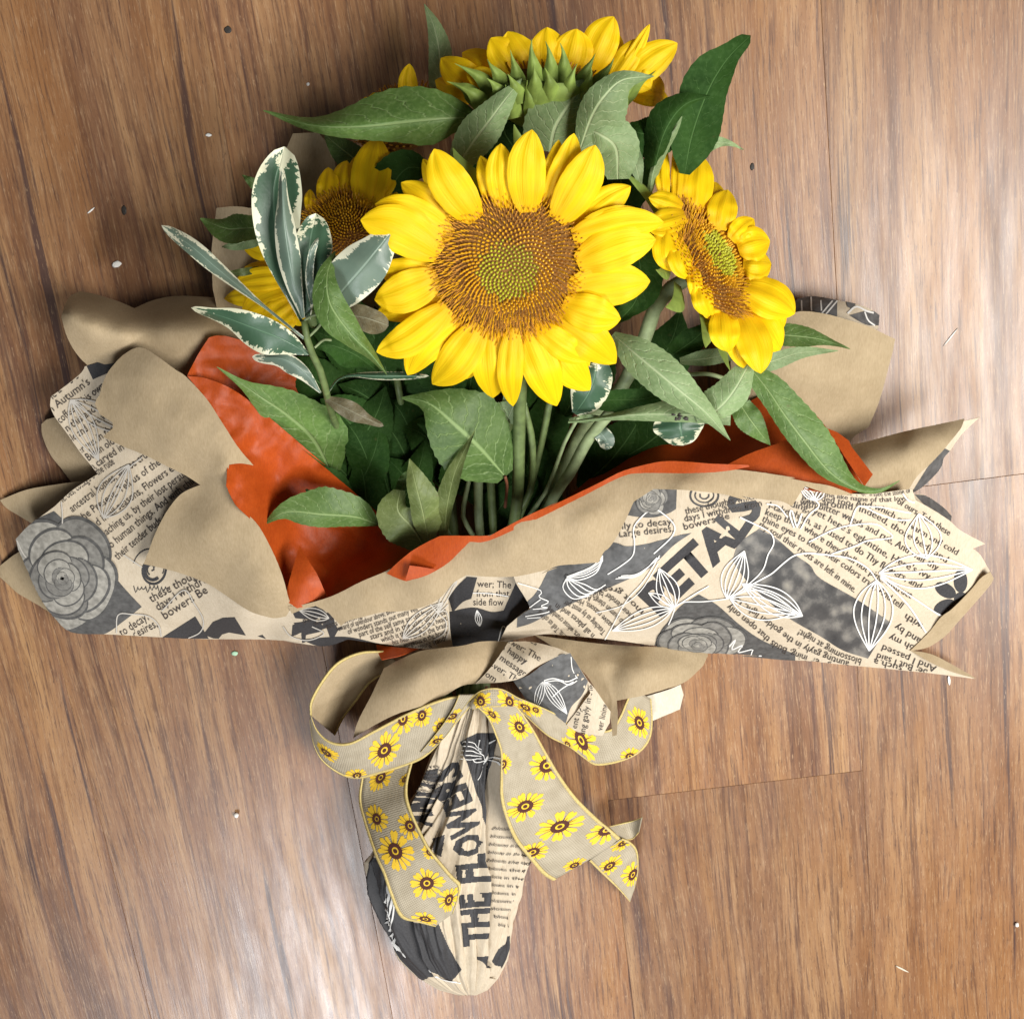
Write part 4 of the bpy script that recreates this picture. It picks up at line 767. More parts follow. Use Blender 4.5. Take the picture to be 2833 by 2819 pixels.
# handle print
p = Print(HT, .0007)
for k in range(26): p.text('blossoms in the eye of day', T('R', (870, 880+k*22), (1010, 900+k*22)), 13) if k % 2 == 0 else None
for k in range(8): p.text('whose leaves', T('R', (400, 560+k*20), (520, 540+k*20)), 13)
p.done('printed_verse', 'ink_text', handle)
p = Print(HT, .0008)
for k in range(7): p.line(T('R', (790, 500), (790+60*math.cos(k), 500+70*math.sin(k)), (790+75*math.cos(k+.2), 500+130*math.sin(k+.2))), 2.2)
for k in range(5): p.line(T('R', (640, 405+k*22), (700, 400+k*24), (760, 440+k*12)), 2.2)
for k in range(4): p.line(T('R', (200+k*14, 1150+k*30), (225+k*14, 1280+k*25), (215+k*18, 1400+k*30), (280+k*20, 1520+k*20)), 2.6)
p.line(T('R', (430, 1620), (520, 1690), (640, 1720)), 3); p.line(T('R', (880, 1640), (920, 1480)), 2.4); p.done('line_drawing', 'ink_white', handle)
# ================================================================ ORANGE TISSUE
tis = thing('tissue_paper', PX(1280, 1800, 0), 'bright orange tissue paper lining the inside of the wrap', 'tissue paper')
def tsheet(ol, ct, **kw): return sheet('tissue_sheet', ol, ct, 'tissue_orange', 13.0, tis, **kw)
tsheet(T('G', (1010, 322), (1060, 312), (1150, 330), (1400, 420), (1700, 600), (1900, 1000), (1800, 1500), (1500, 1200), (1200, 880), (1000, 610), (905, 505), (960, 400)), T('G', (1010, 322, 6.2), (905, 505, 7.2), (1150, 330, 5.2), (1400, 420, 4), (1700, 600, 2.5), (1900, 1000, 1.5), (1800, 1500, 1.2), (1200, 880, 5), (1150, 560, 5.4)), wrinkle=.2, wscale=1.4, seed=31, crease=[(590, 1000, 780, 1180, .3, 60)])
tsheet(T('G', (905, 508), (1000, 520), (1130, 575), (1250, 665), (1400, 790), (1573, 940)) + T('H', (270, 500), (450, 650), (720, 880), (960, 1100), (880, 1180), (790, 1256), (640, 1320), (470, 1400), (290, 1460), (250, 1440)) + T('G', (1400, 1600), (1392, 1570), (1365, 1480), (1320, 1370), (1240, 1230), (1140, 1130), (1095, 1040), (1100, 940), (1180, 920), (1150, 855), (1080, 745), (1000, 625)),
       T('G', (905, 508, 7.6), (1130, 575, 7.2), (1400, 790, 6.4), (1573, 940, 5.8), (1000, 625, 7.6), (1150, 855, 7.5), (1100, 940, 8.6), (1240, 1230, 8.0), (1412, 1625, 7.4), (1300, 950, 5.8), (1400, 1200, 4.6), (1450, 1450, 5)) + T('H', (720, 880, 5.0), (960, 1100, 5.4), (790, 1256, 8.6), (470, 1400, 7.4), (400, 950, 3.6), (700, 1150, 5.0), (250, 1250, 5.4)), wrinkle=.22, wscale=1.3, seed=32, crease=[(815, 1500, 960, 1640, .5, 55), (620, 1250, 800, 1500, .35, 70), (720, 1120, 900, 1420, .3, 60)])
tsheet(T('H', (195, 1385), (215, 1290), (275, 1085), (330, 1180), (380, 1260), (440, 1395), (330, 1440), (262, 1458), (210, 1425)), T('H', (195, 1385, 7.6), (275, 1085, 6.6), (440, 1395, 7.6), (262, 1458, 7.8), (300, 1300, 8.0)), wrinkle=.08, seed=33)
tsheet(T('H', (790, 1252), (850, 1192), (950, 1112), (1080, 1042), (1130, 1030), (1280, 1030), (1400, 1030), (1600, 922), (1800, 830)) + T('I', (0, 672), (200, 575), (400, 478), (560, 398), (700, 355), (850, 325), (1000, 325), (1200, 340), (1462, 350), (1470, 362), (1340, 388), (1200, 402), (1000, 408), (700, 408), (560, 434), (300, 565), (0, 715)) + T('H', (1700, 920), (1400, 1056), (1280, 1066), (1215, 1130), (1150, 1192), (1030, 1262), (905, 1298), (850, 1280)),
       T('H', (790, 1252, 9.6), (950, 1112, 10.2), (1130, 1030, 10.6), (1400, 1030, 10.8), (1800, 830, 11.0), (905, 1298, 10.0), (1150, 1192, 10.6), (1280, 1066, 10.9)) + T('I', (560, 398, 11.4), (1000, 325, 11.5), (1462, 350, 11.5), (1000, 408, 11.8), (560, 434, 11.4), (300, 565, 11.3)), wrinkle=.04, seed=34)
tsheet(T('H', (900, 1295), (925, 1205), (1000, 1215), (1080, 1228), (1030, 1262)), T('H', (900, 1295, 10.35), (925, 1205, 10.7), (1080, 1228, 10.75)), wrinkle=.02, seed=35)
tsheet(T('I', (-100, 800), (200, 560), (400, 400), (640, 280), (900, 160), (1250, 20)) + T('F', (1150, 800), (1300, 850), (1450, 1010), (1560, 1180), (1700, 1400), (1500, 1420), (1000, 1340), (500, 1330), (100, 1450)),
       T('I', (-100, 800, 3), (400, 400, 3.2), (900, 160, 4.5), (1250, 20, 5)) + T('F', (1300, 850, 6), (1560, 1180, 8), (1700, 1400, 9.2), (1000, 1340, 9.6), (500, 1330, 9.6), (100, 1450, 9.0), (1100, 1200, 7.6), (700, 1200, 5.4)), wrinkle=.12, seed=36, crease=[(2010, 1285, 2180, 1225, .5, 50)])
tsheet(T('F', (870, 1255), (1000, 1190), (1130, 1142), (1260, 1095), (1400, 1200), (1560, 1340), (1620, 1420), (1300, 1370), (1000, 1300)), T('F', (870, 1255, 9.6), (1130, 1142, 9.2), (1260, 1095, 9.0), (1620, 1420, 10), (1000, 1300, 10)), wrinkle=.05, seed=37)
tsheet(T('F', (1470, 1036), (1530, 1060), (1600, 1110), (1612, 1140), (1650, 1190), (1740, 1308), (1692, 1378), (1640, 1300), (1560, 1180)), T('F', (1470, 1036, 8.4), (1600, 1110, 8.4), (1740, 1308, 9.2), (1692, 1378, 9.8), (1560, 1180, 9.4)), wrinkle=.04, seed=38)
tsheet(K2((405, 138), (480, 150), (600, 158), (520, 190), (430, 210), (412, 175)), K2((405, 138, 3.4), (600, 158, 4.2), (430, 210, 5.2), (520, 190, 5.4)), wrinkle=.03, seed=39)
# ================================================================ SUNFLOWERS
def planemap(C, n):
    def f(x, y, h):
        d = ray(x, y); q = C+n*(h*.01); t = (q-CAM).dot(n)/d.dot(n); return CAM+d*t
    return f
def viewdir(x, y): return -ray(x, y).normalized()
def facing(x, y, az, tilt):
    """normal of a disc seen at pixel x, y: leans `tilt` degrees from the line of sight towards picture direction az (0 right, 90 up)"""
    v = viewdir(x, y); a = math.radians(az); s = RGT*math.cos(a)+UPV*math.sin(a); s = (s-v*s.dot(v)).normalized(); t = math.radians(tilt)
    return (v*math.cos(t)+s*math.sin(t)).normalized()
def disc(parent, C, n, R, dome=.3, N=900, green=True):
    a = n.cross(Vector((0, 1, .2))).normalized(); b = n.cross(a); rnd = random.Random(5)
    def P(x, y): r2 = (x*x+y*y)/(R*R); return C+a*x+b*y+n*(dome*R*(1-r2)-.0006)
    V = []; F = []; m = 40; rings = 12
    for i in range(rings+1):
        for j in range(m):
            r = R*1.0*i/rings; V.append(P(r*math.cos(6.2832*j/m), r*math.sin(6.2832*j/m)))
    for i in range(rings):
        for j in range(m): F.append((i*m+j, (i+1)*m+j, (i+1)*m+(j+1) % m, i*m+(j+1) % m))
    k0 = len(V)
    for j in range(m): V.append(C-n*.007+(a*math.cos(6.2832*j/m)+b*math.sin(6.2832*j/m))*R*.8)
    for j in range(m): F.append((rings*m+j, k0+j, k0+(j+1) % m, rings*m+(j+1) % m))
    base = mesh_obj('disc', V, F, 'disc_base', parent)
    G = {'outer_florets': ('floret_brown', [], []), 'golden_florets': ('floret_gold', [], []), 'green_buds': ('bud_green' if green else 'floret_gold', [], [])}
    c = R/math.sqrt(N)
    for i in range(1, int(N*1.03)):
        r = c*math.sqrt(i); th = i*2.399963; q = r/R; x, y = r*math.cos(th), r*math.sin(th)
        rad = (a*math.cos(th)+b*math.sin(th)); nn = (n+rad*(.25+1.0*q**2.5)).normalized()
        nn = (nn+a*rnd.uniform(-.16, .16)*q+b*rnd.uniform(-.16, .16)*q).normalized(); tg = nn.cross(rad).normalized(); rr = nn.cross(tg); p0 = P(x, y)
        if q < .40+rnd.uniform(-.05, .05): key, hgt, w0, w1 = 'green_buds', .0014+.001*q, c*.62, c*.25
        elif q < .58+rnd.uniform(-.06, .06): key, hgt, w0, w1 = 'golden_florets', .0026, c*.55, c*.42
        else: key, hgt, w0, w1 = ('outer_florets' if rnd.random() < .58 else 'golden_florets'), .0036+.0022*q*rnd.random(), c*.36, c*.30
        mt, Vv, Ff = G[key]; k = len(Vv)
        for hh, ww in ((0, w0), (hgt*.7, w0*.95 if key != 'outer_florets' else w0*.7), (hgt, w1)):
            for s in range(5):
                an = 6.2832*s/5; Vv.append(p0+nn*hh+(tg*math.cos(an)+rr*math.sin(an))*ww)
        for L_ in (0, 5):
            for s in range(5): Ff.append((k+L_+s, k+L_+(s+1) % 5, k+L_+5+(s+1) % 5, k+L_+5+s))
        Ff.append(tuple(k+10+s for s in range(5)))
        if q > .62 and rnd.random() < .75:     # forked stigma
            for sg in (-1, 1):
                kk = len(Vv); t0 = p0+nn*hgt; e = t0+(tg*sg*.8+rr*-.3+nn*.9).normalized()*c*.85
                Vv += [t0+tg*c*.14, t0-tg*c*.14, t0+rr*c*.16, e]; Ff += [(kk, kk+1, kk+3), (kk+1, kk+2, kk+3), (kk+2, kk, kk+3)]
    for nm, (mt, Vv, Ff) in G.items(): sub(mesh_obj(nm, Vv, Ff, mt, None, smooth=False, kind='stuff'), base)
    return base
def petals(parent, key, lst, mp, seed=1, wk=.555, ridge=.06):
    rnd = random.Random(seed)
    for it in lst:
        bx, by, tx, ty, w_ = it[:5]; h0, hm, ht = it[5] if len(it) > 5 else (0, .35, -.1)
        mx, my = (bx+tx)/2, (by+ty)/2; L = math.hypot(tx-bx, ty-by); bend = it[6] if len(it) > 6 else rnd.uniform(-.05, .05)
        nx, ny = -(ty-by)/L, (tx-bx)/L
        pts = T(key, (bx, by, h0), (bx*.7+tx*.3+nx*L*bend*.7, by*.7+ty*.3+ny*L*bend*.7, h0*.4+hm*.6+.08), (mx*.7+tx*.3+nx*L*bend, my*.7+ty*.3+ny*L*bend, hm), (tx, ty, ht)); s = CR[key][2]
        blade('petal', pts, w_*wk*s, w_*wk*s, 'sunflower_petal', parent, rnd.uniform(-.30, .02), rnd.uniform(-.30, .02), PETAL_P, mp, 22, 5, ridge=ridge, wav=.05, seed=rnd.random()*50)
def sepals(parent, C, n, R, count, L, mp=None, up=.7, mat='calyx_green', a0=0, span=6.2832, seed=3, curl=.4):
    a = n.cross(Vector((0, 1, .2))).normalized(); b = n.cross(a); rnd = random.Random(seed)
    for k in range(count):
        th = a0+span*k/count+rnd.uniform(-.1, .1); d = a*math.cos(th)+b*math.sin(th); t = n.cross(d); V = []; F = []; uv = []; l = L*rnd.uniform(.8, 1.25); c_ = curl*rnd.uniform(.3, 1.5)
        for i in range(11):
            u = i/10; p = C-n*.010+d*(R*.82+l*u)+n*(.012*u*up-l*c_*u*u)+t*l*.15*math.sin(u*3+k); w_ = l*.22*(1-u)*(.6+u*1.3)+.0002
            for v in (-1, 0, 1): V.append(p+t*w_*v-n*abs(v)*w_*.35); uv.append((u, v))
            if i:
                for j in (0, 1): F.append(((i-1)*3+j, (i-1)*3+j+1, i*3+j+1, i*3+j))
        mesh_obj('sepal', V, F, mat, parent, uv)
GS = 'sunflowers of the bouquet'
base0 = lambda dx: PX(1285+dx, 2100, 3.5)
# --- the big one
cx, cy = T('E', (915, 885))[0]; nM = facing(cx, cy, -90, 20); CM = PX(cx, cy, 14.6)
f1 = thing('sunflower', base0(0), 'largest open sunflower facing straight up with a green-centred brown disc', 'sunflower', GS)
RM = (PX(cx+203, cy, 14.6)-CM).length
disc(f1, CM, nM, RM*1.0, .13, 1150)
U, Mi, Lo = (.25, .75, .35), (.05, .45, .05), (-.25, .05, -.45)
main = [(1150, 540, 1330, 45, 170, Lo), (1115, 520, 1235, 85, 120, (-.4, -.2, -.7)), (840, 520, 745, 185, 125, Lo), (640, 610, 385, 205, 150, Lo), (600, 660, 248, 352, 180, Lo), (480, 930, 105, 880, 180, Lo), (500, 1080, 95, 1170, 160, (-.4, -.3, -.9)), (1330, 640, 1684, 375, 180, Lo), (745, 1240, 655, 1580, 170, (-.3, 0, -.9)), (1120, 1230, 1430, 1650, 220, (-.3, 0, -.9)), (1190, 1200, 1425, 1500, 180, Lo), (930, 1270, 860, 1620, 120, (-.4, -.2, -1.)),
        (560, 700, 85, 488, 215, Mi, .06), (480, 940, 82, 1085, 235, Mi, -.05), (620, 1200, 288, 1555, 195, (-.1, .4, -.6), .08), (800, 1250, 822, 1698, 225, (-.1, .4, -.9)), (1010, 1250, 1222, 1748, 215, (-.1, .4, -.9)), (1190, 1180, 1592, 1482, 225, (-.1, .45, -.6)), (1290, 1030, 1806, 968, 250, Mi), (1330, 710, 1800, 560, 240, Mi), (900, 525, 872, 108, 178, Mi),
        (1040, 540, 1068, 22, 222, U), (720, 585, 455, 142, 235, U, -.05), (490, 800, -5, 585, 265, U, .08), (540, 1130, 95, 1412, 205, U, -.07), (740, 1240, 443, 1612, 225, (.1, .6, -.5), -.06), (950, 1260, 948, 1750, 150, (.2, .6, -.6)), (1260, 1110, 1622, 1205, 215, U, .04), (1350, 860, 1842, 708, 245, U, -.05), (1220, 590, 1462, 118, 235, U, .05), (1090, 1240, 1420, 1470, 160, (.1, .5, 0)), (1320, 690, 1890, 600, 190, (.2, .6, .5), -.05)]
petals(f1, 'E', main, planemap(CM, nM), 2)
sepals(f1, CM, nM, RM, 14, .03, a0=.1)
stalk('stem', [(cx, cy+30, 13.8), (1440, 980, 12.4)]+[(1437, 1150, 9.5), (1428, 1412, 6.0), (1380, 1600, 2.6), (1340, 1720, 1.8), (1290, 2100, 3.6)], .36, .34, 'stem_green', f1)
# --- right
cx2, cy2 = T('B', (1232, 1525))[0]; nR = facing(cx2, cy2, 32, 64); C2 = PX(cx2, cy2, 11.4)
f2 = thing('sunflower', base0(25), 'side-turned open sunflower beside the large dark green leaf and the pale paper flap', 'sunflower', GS)
R2 = 380*.46826*(CAM-C2).length/FPX*1.0
disc(f2, C2, nR, R2*.95, .13, 900)
nP = facing(cx2, cy2, 32, 44); Bk = (-.35, -.2, -.8)
right = [(1220, 1270, 1235, 1075, 120, Bk), (1330, 1400, 1400, 1300, 90, Bk), (1430, 1660, 1545, 1652, 70, Bk), (1180, 1600, 1130, 1750, 110, Bk),
         (940, 1190, 938, 855, 85, (0, .3, .3)), (1010, 1210, 1022, 785, 95, (0, .4, .2)), (1120, 1260, 1148, 918, 165, Mi), (1260, 1360, 1310, 1122, 165, Mi), (1330, 1420, 1465, 1295, 130, Mi), (1370, 1470, 1560, 1425, 190, Mi), (1400, 1560, 1568, 1560, 180, Mi), (1400, 1700, 1706, 1855, 215, U), (1060, 1275, 822, 1332, 150, (.9, 1.2, .9)), (1040, 1230, 843, 1168, 110, (.7, .9, .8)), (955, 1320, 978, 1605, 150, (1.0, 1.3, .9), .08), (1005, 1410, 1088, 1650, 130, (1.1, 1.4, .9), .08), (1100, 1570, 1112, 1770, 85, (1.0, 1.2, .7)), (1140, 1655, 1205, 1868, 120, (1.0, 1.2, .7), .06)]
petals(f2, 'B', right, planemap(C2, nP), 5)
petals(f2, 'F', [(1020, 330, 1192, 575, 210, (-.1, .2, -.5)), (960, 350, 1078, 712, 190, Mi), (900, 340, 975, 680, 150, (-.2, 0, -.6)), (850, 330, 888, 585, 170, U), (1080, 300, 1190, 470, 160, Bk), (780, 260, 800, 400, 110, Mi)], planemap(C2, nP), 6)
sepals(f2, C2, nR, R2, 13, .03, a0=.2, curl=.2)
stalk('stem', T('F', (700, 130, 10.2), (560, 200, 10.0), (450, 330, 9.6), (400, 480, 9.0), (250, 800, 7.2), (50, 1000, 6.2))+[(1524, 1380, 5.4), (1420, 1620, 2.6), (1370, 1740, 1.8), (1310, 2100, 3.5)], .42, .34, 'stem_pale', f2, 40)
# --- top, seen from behind its calyx
f3 = thing('sunflower', base0(-15), 'sunflower turned away at the bouquet tip showing its green sepals from behind', 'sunflower', GS)
cx3, cy3 = 1040*1.46635, 158*1.46635; n3 = facing(cx3, cy3, 84, 108); C3 = PX(cx3, cy3, 9.6)
disc(f3, C3, n3, .024, .05, 200)
m3 = PX
def pz(lst, z): return [(a, b, c, d, w_, (z, z+.5, z+e)) for a, b, c, d, w_, e in lst]
petals(f3, 'D', pz([(905, 184, 821, 152, 44, -.6), (915, 168, 832, 110, 56, -.4), (955, 152, 872, 100, 52, -.5), (1130, 150, 1170, 68, 52, 0), (1190, 150, 1252, 182, 50, -.4), (1180, 170, 1262, 190, 40, -.8)], 9.2), m3, 8)
petals(f3, 'D', pz([(985, 145, 926, 72, 62, .3), (1005, 140, 958, 60, 62, .2), (1035, 145, 1032, 52, 64, .3), (1070, 142, 1088, 55, 70, .4), (1110, 136, 1158, 32, 64, .3), (1160, 165, 1226, 46, 24, .5), (1172, 165, 1278, 82, 60, .2), (1150, 160, 1215, 72, 46, .2), (1186, 140, 1228, 168, 46, .4), (950, 170, 880, 140, 44, .5)], 10.4), m3, 9)
# calyx dome and its sepals
V = []; F = []; nb = 10; mb = 28; g = -n3; a_ = g.cross(Vector((0, 0, 1))).normalized(); b_ = g.cross(a_)
for i in range(nb+1):
    t = i/nb*math.pi/2
    for j in range(mb): V.append(C3-n3*.003+(a_*math.cos(6.2832*j/mb)+b_*math.sin(6.2832*j/mb))*.030*math.cos(t)*(1+.06*math.sin(j*2.3))+g*.014*math.sin(t)-UPV*.006)
for i in range(nb):
    for j in range(mb): F.append((i*mb+j, i*mb+(j+1) % mb, (i+1)*mb+(j+1) % mb, (i+1)*mb+j))
mesh_obj('calyx', V, F, 'calyx_green', f3)
rs3 = random.Random(12)
for k, (bx, by, z0) in enumerate([(905+i*27+rs3.uniform(-6, 6), 178-26*math.sin(i/10*math.pi)+rs3.uniform(-5, 5), 11.2+1.2*math.sin(i/10*math.pi)) for i in range(11)]+[(920+i*30, 196-18*math.sin(i/8*math.pi), 11.8+1.2*math.sin(i/8*math.pi)) for i in range(9)]+[(970+i*40, 210, 12.2) for i in range(4)]):
    a = math.radians(90+(1035-bx)*.42+rs3.uniform(-14, 14)); L = rs3.uniform(58, 84)*(1.0 if k < 11 else .8); dx, dy = math.cos(a)*L, -math.sin(a)*L; cu = rs3.uniform(-10, 10)
    blade('sepal', T('D', (bx, by+14, z0-.6), (bx+dx*.4, by+dy*.4, z0+.25), (bx+dx*.75+cu*.3, by+dy*.75, z0+.35), (bx+dx+cu, by+dy, z0+rs3.uniform(.1, .9))), 27*rs3.uniform(.8, 1.2), 27*rs3.uniform(.8, 1.2), 'calyx_green', f3, -.45, -.45, [(0, .9), (.25, 1), (.45, .72), (.65, .34), (.85, .12), (1, .02)], nu=14, nv=2)
stalk('stem', [(cx3-10, cy3+40, 9.2), (1480, 420, 8.4), (1450, 700, 7.2), (1400, 1200, 4.5), (1340, 1600, 2.4), (1320, 1740, 1.7), (1270, 2100, 3.3)], .38, .34, 'stem_green', f3)
# --- upper left, half hidden
cx4, cy4 = T('A', (735, 1310))[0]; n4 = facing(cx4, cy4, 120, 34); C4 = PX(cx4, cy4, 9.4)
f4 = thing('sunflower', base0(-30), 'half-hidden sunflower with brown disc behind the upright variegated leaves', 'sunflower', GS)
R4 = 205*.46826*(CAM-C4).length/FPX
disc(f4, C4, n4, R4, .3, 520, False)
petals(f4, 'A', [(1000, 1230, 1040, 870, 130, Bk), (930, 1200, 1142, 938, 120, Bk), (800, 1140, 820, 925, 80, Bk), (560, 1260, 552, 1120, 66, Mi), (630, 1210, 658, 990, 120, Mi), (730, 1170, 768, 950, 115, Mi), (930, 1210, 1068, 965, 120, Mi), (880, 1230, 950, 812, 215, U)], planemap(C4, n4), 11)
stalk('stem', [(cx4, cy4+10, 8.6), (960, 760, 5.4), (1080, 1150, 2.0), (1200, 1600, 1.4), (1255, 2100, 3.2)], .38, .34, 'stem_green', f4)
# --- lower left
cx5, cy5 = T('C', (960, 660))[0]; n5 = facing(cx5, cy5, 195, 48); C5 = PX(cx5, cy5, 7.0)
f5 = thing('sunflower', base0(-40), 'sunflower with petals spreading under the thinnest variegated leaf above the kraft flap', 'sunflower', GS)
disc(f5, C5-n5*.004, n5, .017, .2, 260, False)
petals(f5, 'C', [(960, 560, 655, 585, 95, Bk), (990, 850, 825, 970, 180, Bk), (1000, 840, 1045, 965, 110, Bk), (960, 480, 636, 390, 175, Mi), (980, 660, 530, 785, 150, (0, .4, -.2)), (980, 640, 590, 690, 150, U), (1000, 740, 652, 905, 230, U), (1000, 800, 770, 960, 170, (.3, .9, .3))], planemap(C5, n5), 13)
stalk('stem', [(cx5, cy5, 6.2), (900, 960, 3.0), (1040, 1350, 1.6), (1180, 1700, 1.3), (1245, 2100, 3.0)], .36, .32, 'stem_green', f5)
# --- far back: only petal tips show
f6 = thing('sunflower', base0(10), 'sunflower hidden behind the long horizontal leaf with only petal tips showing', 'sunflower', GS)
cx6, cy6 = T('A', (1080, 700))[0]; n6 = facing(cx6, cy6, 110, 55); C6 = PX(cx6, cy6, 5.4)
disc(f6, C6, n6, .026, .2, 300)
petals(f6, 'A', [(1140, 640, 1138, 378, 105, (5.6, 6.2, 6.2)), (960, 660, 925, 548, 90, (5.2, 5.6, 5.4)), (930, 680, 872, 575, 80, (5.2, 5.5, 5.3)), (1010, 650, 985, 575, 80, (5.2, 5.6, 5.5))], PX, 14)
stalk('stem', [(cx6, cy6+10, 4.8), (1180, 700, 4.2), (1240, 1300, 2.4), (1270, 1700, 1.5), (1275, 2100, 3.0)], .36, .32, 'stem_green', f6)
# ================================================================ LEAVES (parts of the sunflower they grow on)
def lf(par, key, mid, wl, wr, mat='sunflower_leaf', **kw):
    s = CR[key][2]; sc = lambda w_: [x*s for x in w_] if hasattr(w_, '__len__') else w_*s
    kw.setdefault('ser', .02); kw.setdefault('wav', .08)
    return blade('leaf', T(key, *mid), sc(wl), sc(wr), 'sunflower_leaf' if mat is None else mat, par, **kw)
UN, DK, OL = 'sunflower_leaf_underside', 'sunflower_leaf_dark', 'sunflower_leaf_olive'
lf(f3, 'A', [(1560, 705, 10.6), (1400, 700, 11.6), (1200, 715, 12.0), (850, 752, 11.8), (560, 742, 10.6), (275, 655, 9.0)], [20, 90, 150, 118, 85, 62, 40, 22, 3], [20, 130, 196, 210, 178, 110, 55, 25, 3], zl=-.9, zr=-1.2)
lf(f3, 'A', [(1420, 990, 11.5), (1510, 850, 12.8), (1600, 730, 13.2), (1690, 610, 13.2), (1802, 466, 12.4)], [60, 110, 125, 95, 55, 2], [60, 95, 110, 85, 50, 2], 'sunflower_leaf_underside', zl=-.5, zr=-.6)
lf(f6, 'A', [(1330, 560, 4.5), (1320, 420, 5.2), (1310, 280, 5.6), (1280, 150, 5.4), (1225, 25, 4.6)], [75, 70, 60, 38, 2], [60, 75, 72, 42, 2], 'sunflower_leaf_underside', zl=-.2, zr=-.5)
lf(f3, 'B', [(430, 900, 13.0), (500, 700, 13.8), (580, 570, 14.2), (690, 475, 14.0), (875, 452, 13.2)], [25, 60, 90, 95, 70, 40, 2], [90, 160, 190, 175, 120, 45, 2], UN, zl=-.3, zr=-1.0)
lf(f3, 'B', [(470, 760, 13.2), (560, 800, 13.5), (650, 880, 13.0), (660, 1060, 12.2)], [60, 150, 130, 70], [60, 130, 140, 60], UN, zl=-.4, zr=-.8)
lf(f3, 'B', [(260, 900, 12.0), (290, 760, 12.4), (360, 640, 12.6), (470, 480, 12.2)], [150, 190, 150, 20], [120, 150, 110, 20], UN, zl=-.6, zr=-.3)
lf(f2, 'B', [(1055, 1030, 10.8), (1100, 800, 11.4), (1195, 540, 11.8), (1310, 350, 11.6), (1445, 212, 11.0)], [30, 100, 130, 150, 165, 140, 70, 3], [30, 120, 155, 140, 110, 85, 50, 3], DK, zl=.35, zr=.2, ser=.012, tip=.86)
lf(f2, 'B', [(860, 1100, 11.2), (900, 900, 12.4), (960, 740, 12.9), (1060, 620, 13.0), (1206, 568, 12.6)], [10, 70, 110, 130, 70, 3], [10, 22, 45, 30, 18, 3], DK, zl=-.8, zr=-.5)
lf(f2, 'B', [(850, 1150, 11.0), (870, 1020, 11.8), (920, 880, 12.2), (1000, 760, 12.3), (1040, 690, 12.1)], [20, 20, 25, 15, 3], [10, 32, 40, 30, 3], UN, zl=-.2, zr=-.6)
lf(f3, 'B', [(720, 760, 11.2), (800, 790, 11.8), (930, 800, 11.4), (960, 730, 10.8)], [40, 100, 105, 20], [30, 130, 120, 20], DK, zl=-.4, zr=-.4)
lf(f3, 'B', [(720, 800, 11.6), (760, 950, 11.7), (800, 1115, 11.5)], [20, 50, 2], [20, 45, 2], UN)
lf(f2, 'B', [(1150, 880, 9.0), (1240, 848, 9.2), (1320, 852, 9.2), (1405, 887, 8.8)], [60, 45, 20, 2], [50, 32, 12, 2], UN)
lf(f3, 'B', [(150, 1000, 8.0), (0, 800, 8.4), (-60, 600, 8.6), (-20, 480, 8.6)], 150, 150, DK)
lf(f4, 'A', [(1250, 1000, 8.4), (1120, 1000, 9), (1030, 1120, 8.8), (1000, 1280, 8.0)], [40, 120, 110, 30], [40, 130, 140, 30], DK)
lf(f4, 'A', [(900, 1000, 5.2), (800, 930, 5.6), (700, 850, 5.4), (640, 800, 5.0)], [60, 90, 70, 10], [60, 80, 60, 10], 'sunflower_leaf')
lf(f5, 'A', [(260, 1110, 5.8), (200, 1070, 6), (150, 1035, 5.8)], [40, 30, 2], [30, 25, 2], 'sunflower_leaf')
lf(f5, 'C', [(800, 310, 8.2), (650, 320, 8.6), (540, 320, 8.4), (370, 252, 7.6)], [70, 80, 95, 70, 4], [60, 90, 100, 45, 4], 'sunflower_leaf', zl=.6, zr=-.5)
lf(f5, 'C', [(800, 350, 7.4), (700, 390, 8), (600, 430, 7.9), (515, 440, 7.4)], [50, 62, 40, 4], [40, 60, 38, 4], UN)
lf(f5, 'C', [(760, 590, 6.2), (640, 610, 6.4), (535, 612, 6.0)], [20, 26, 4], [20, 26, 4], OL)
lf(f1, 'F', [(330, -60, 11.2), (370, 120, 11.6), (330, 300, 11.6), (180, 450, 11.2)], [120, 130, 120, 40, 4], [80, 70, 75, 60, 4], DK, zl=.5, zr=-.3)
lf(f1, 'F', [(205, 480, 12.0), (330, 590, 13.2), (480, 715, 13.8), (620, 830, 13.8), (760, 950, 13.2), (898, 1108, 12.0)], [20, 100, 128, 118, 80, 40, 2], [20, 95, 115, 110, 75, 35, 2], UN, zl=-.5, zr=-.8, nu=36)
lf(f2, 'F', [(-60, 1000, 10.2), (150, 975, 11.2), (380, 955, 11.6), (650, 960, 11.8), (900, 970, 11.8)], [6, 18, 60, 110, 60], [6, 18, 40, 42, 50], UN, zl=-.5, zr=-.4)
lf(f2, 'F', [(700, 990, 11.9), (820, 930, 12.6), (930, 800, 12.9), (1041, 592, 12.2)], [50, 130, 110, 75, 2], [20, 60, 95, 62, 2], UN, zl=-.5, zr=-.5)
lf(f2, 'F', [(1000, 660, 11.2), (1120, 810, 11.6), (1220, 960, 11.8), (1340, 1120, 11.8), (1480, 1290, 11.6), (1640, 1395, 11.4), (1780, 1408, 11.2), (1898, 1345, 11.2)], [20, 95, 130, 150, 150, 120, 55, 22, 2], [40, 70, 70, 75, 70, 50, 14, 10, 2], 'sunflower_leaf', zl=-.5, zr=-.4, nu=40)
lf(f2, 'F', [(1080, 480, 8.6), (1250, 490, 9.2), (1420, 510, 9.0), (1545, 545, 8.4), (1605, 568, 8.0)], [40, 72, 62, 22, 2], [40, 62, 55, 22, 2], 'sunflower_leaf', zl=-.4, zr=.3)
lf(f2, 'F', [(1020, 680, 8.2), (1150, 640, 8.6), (1320, 590, 8.4), (1535, 578, 7.6)], [40, 48, 32, 2], [50, 52, 28, 2], UN)
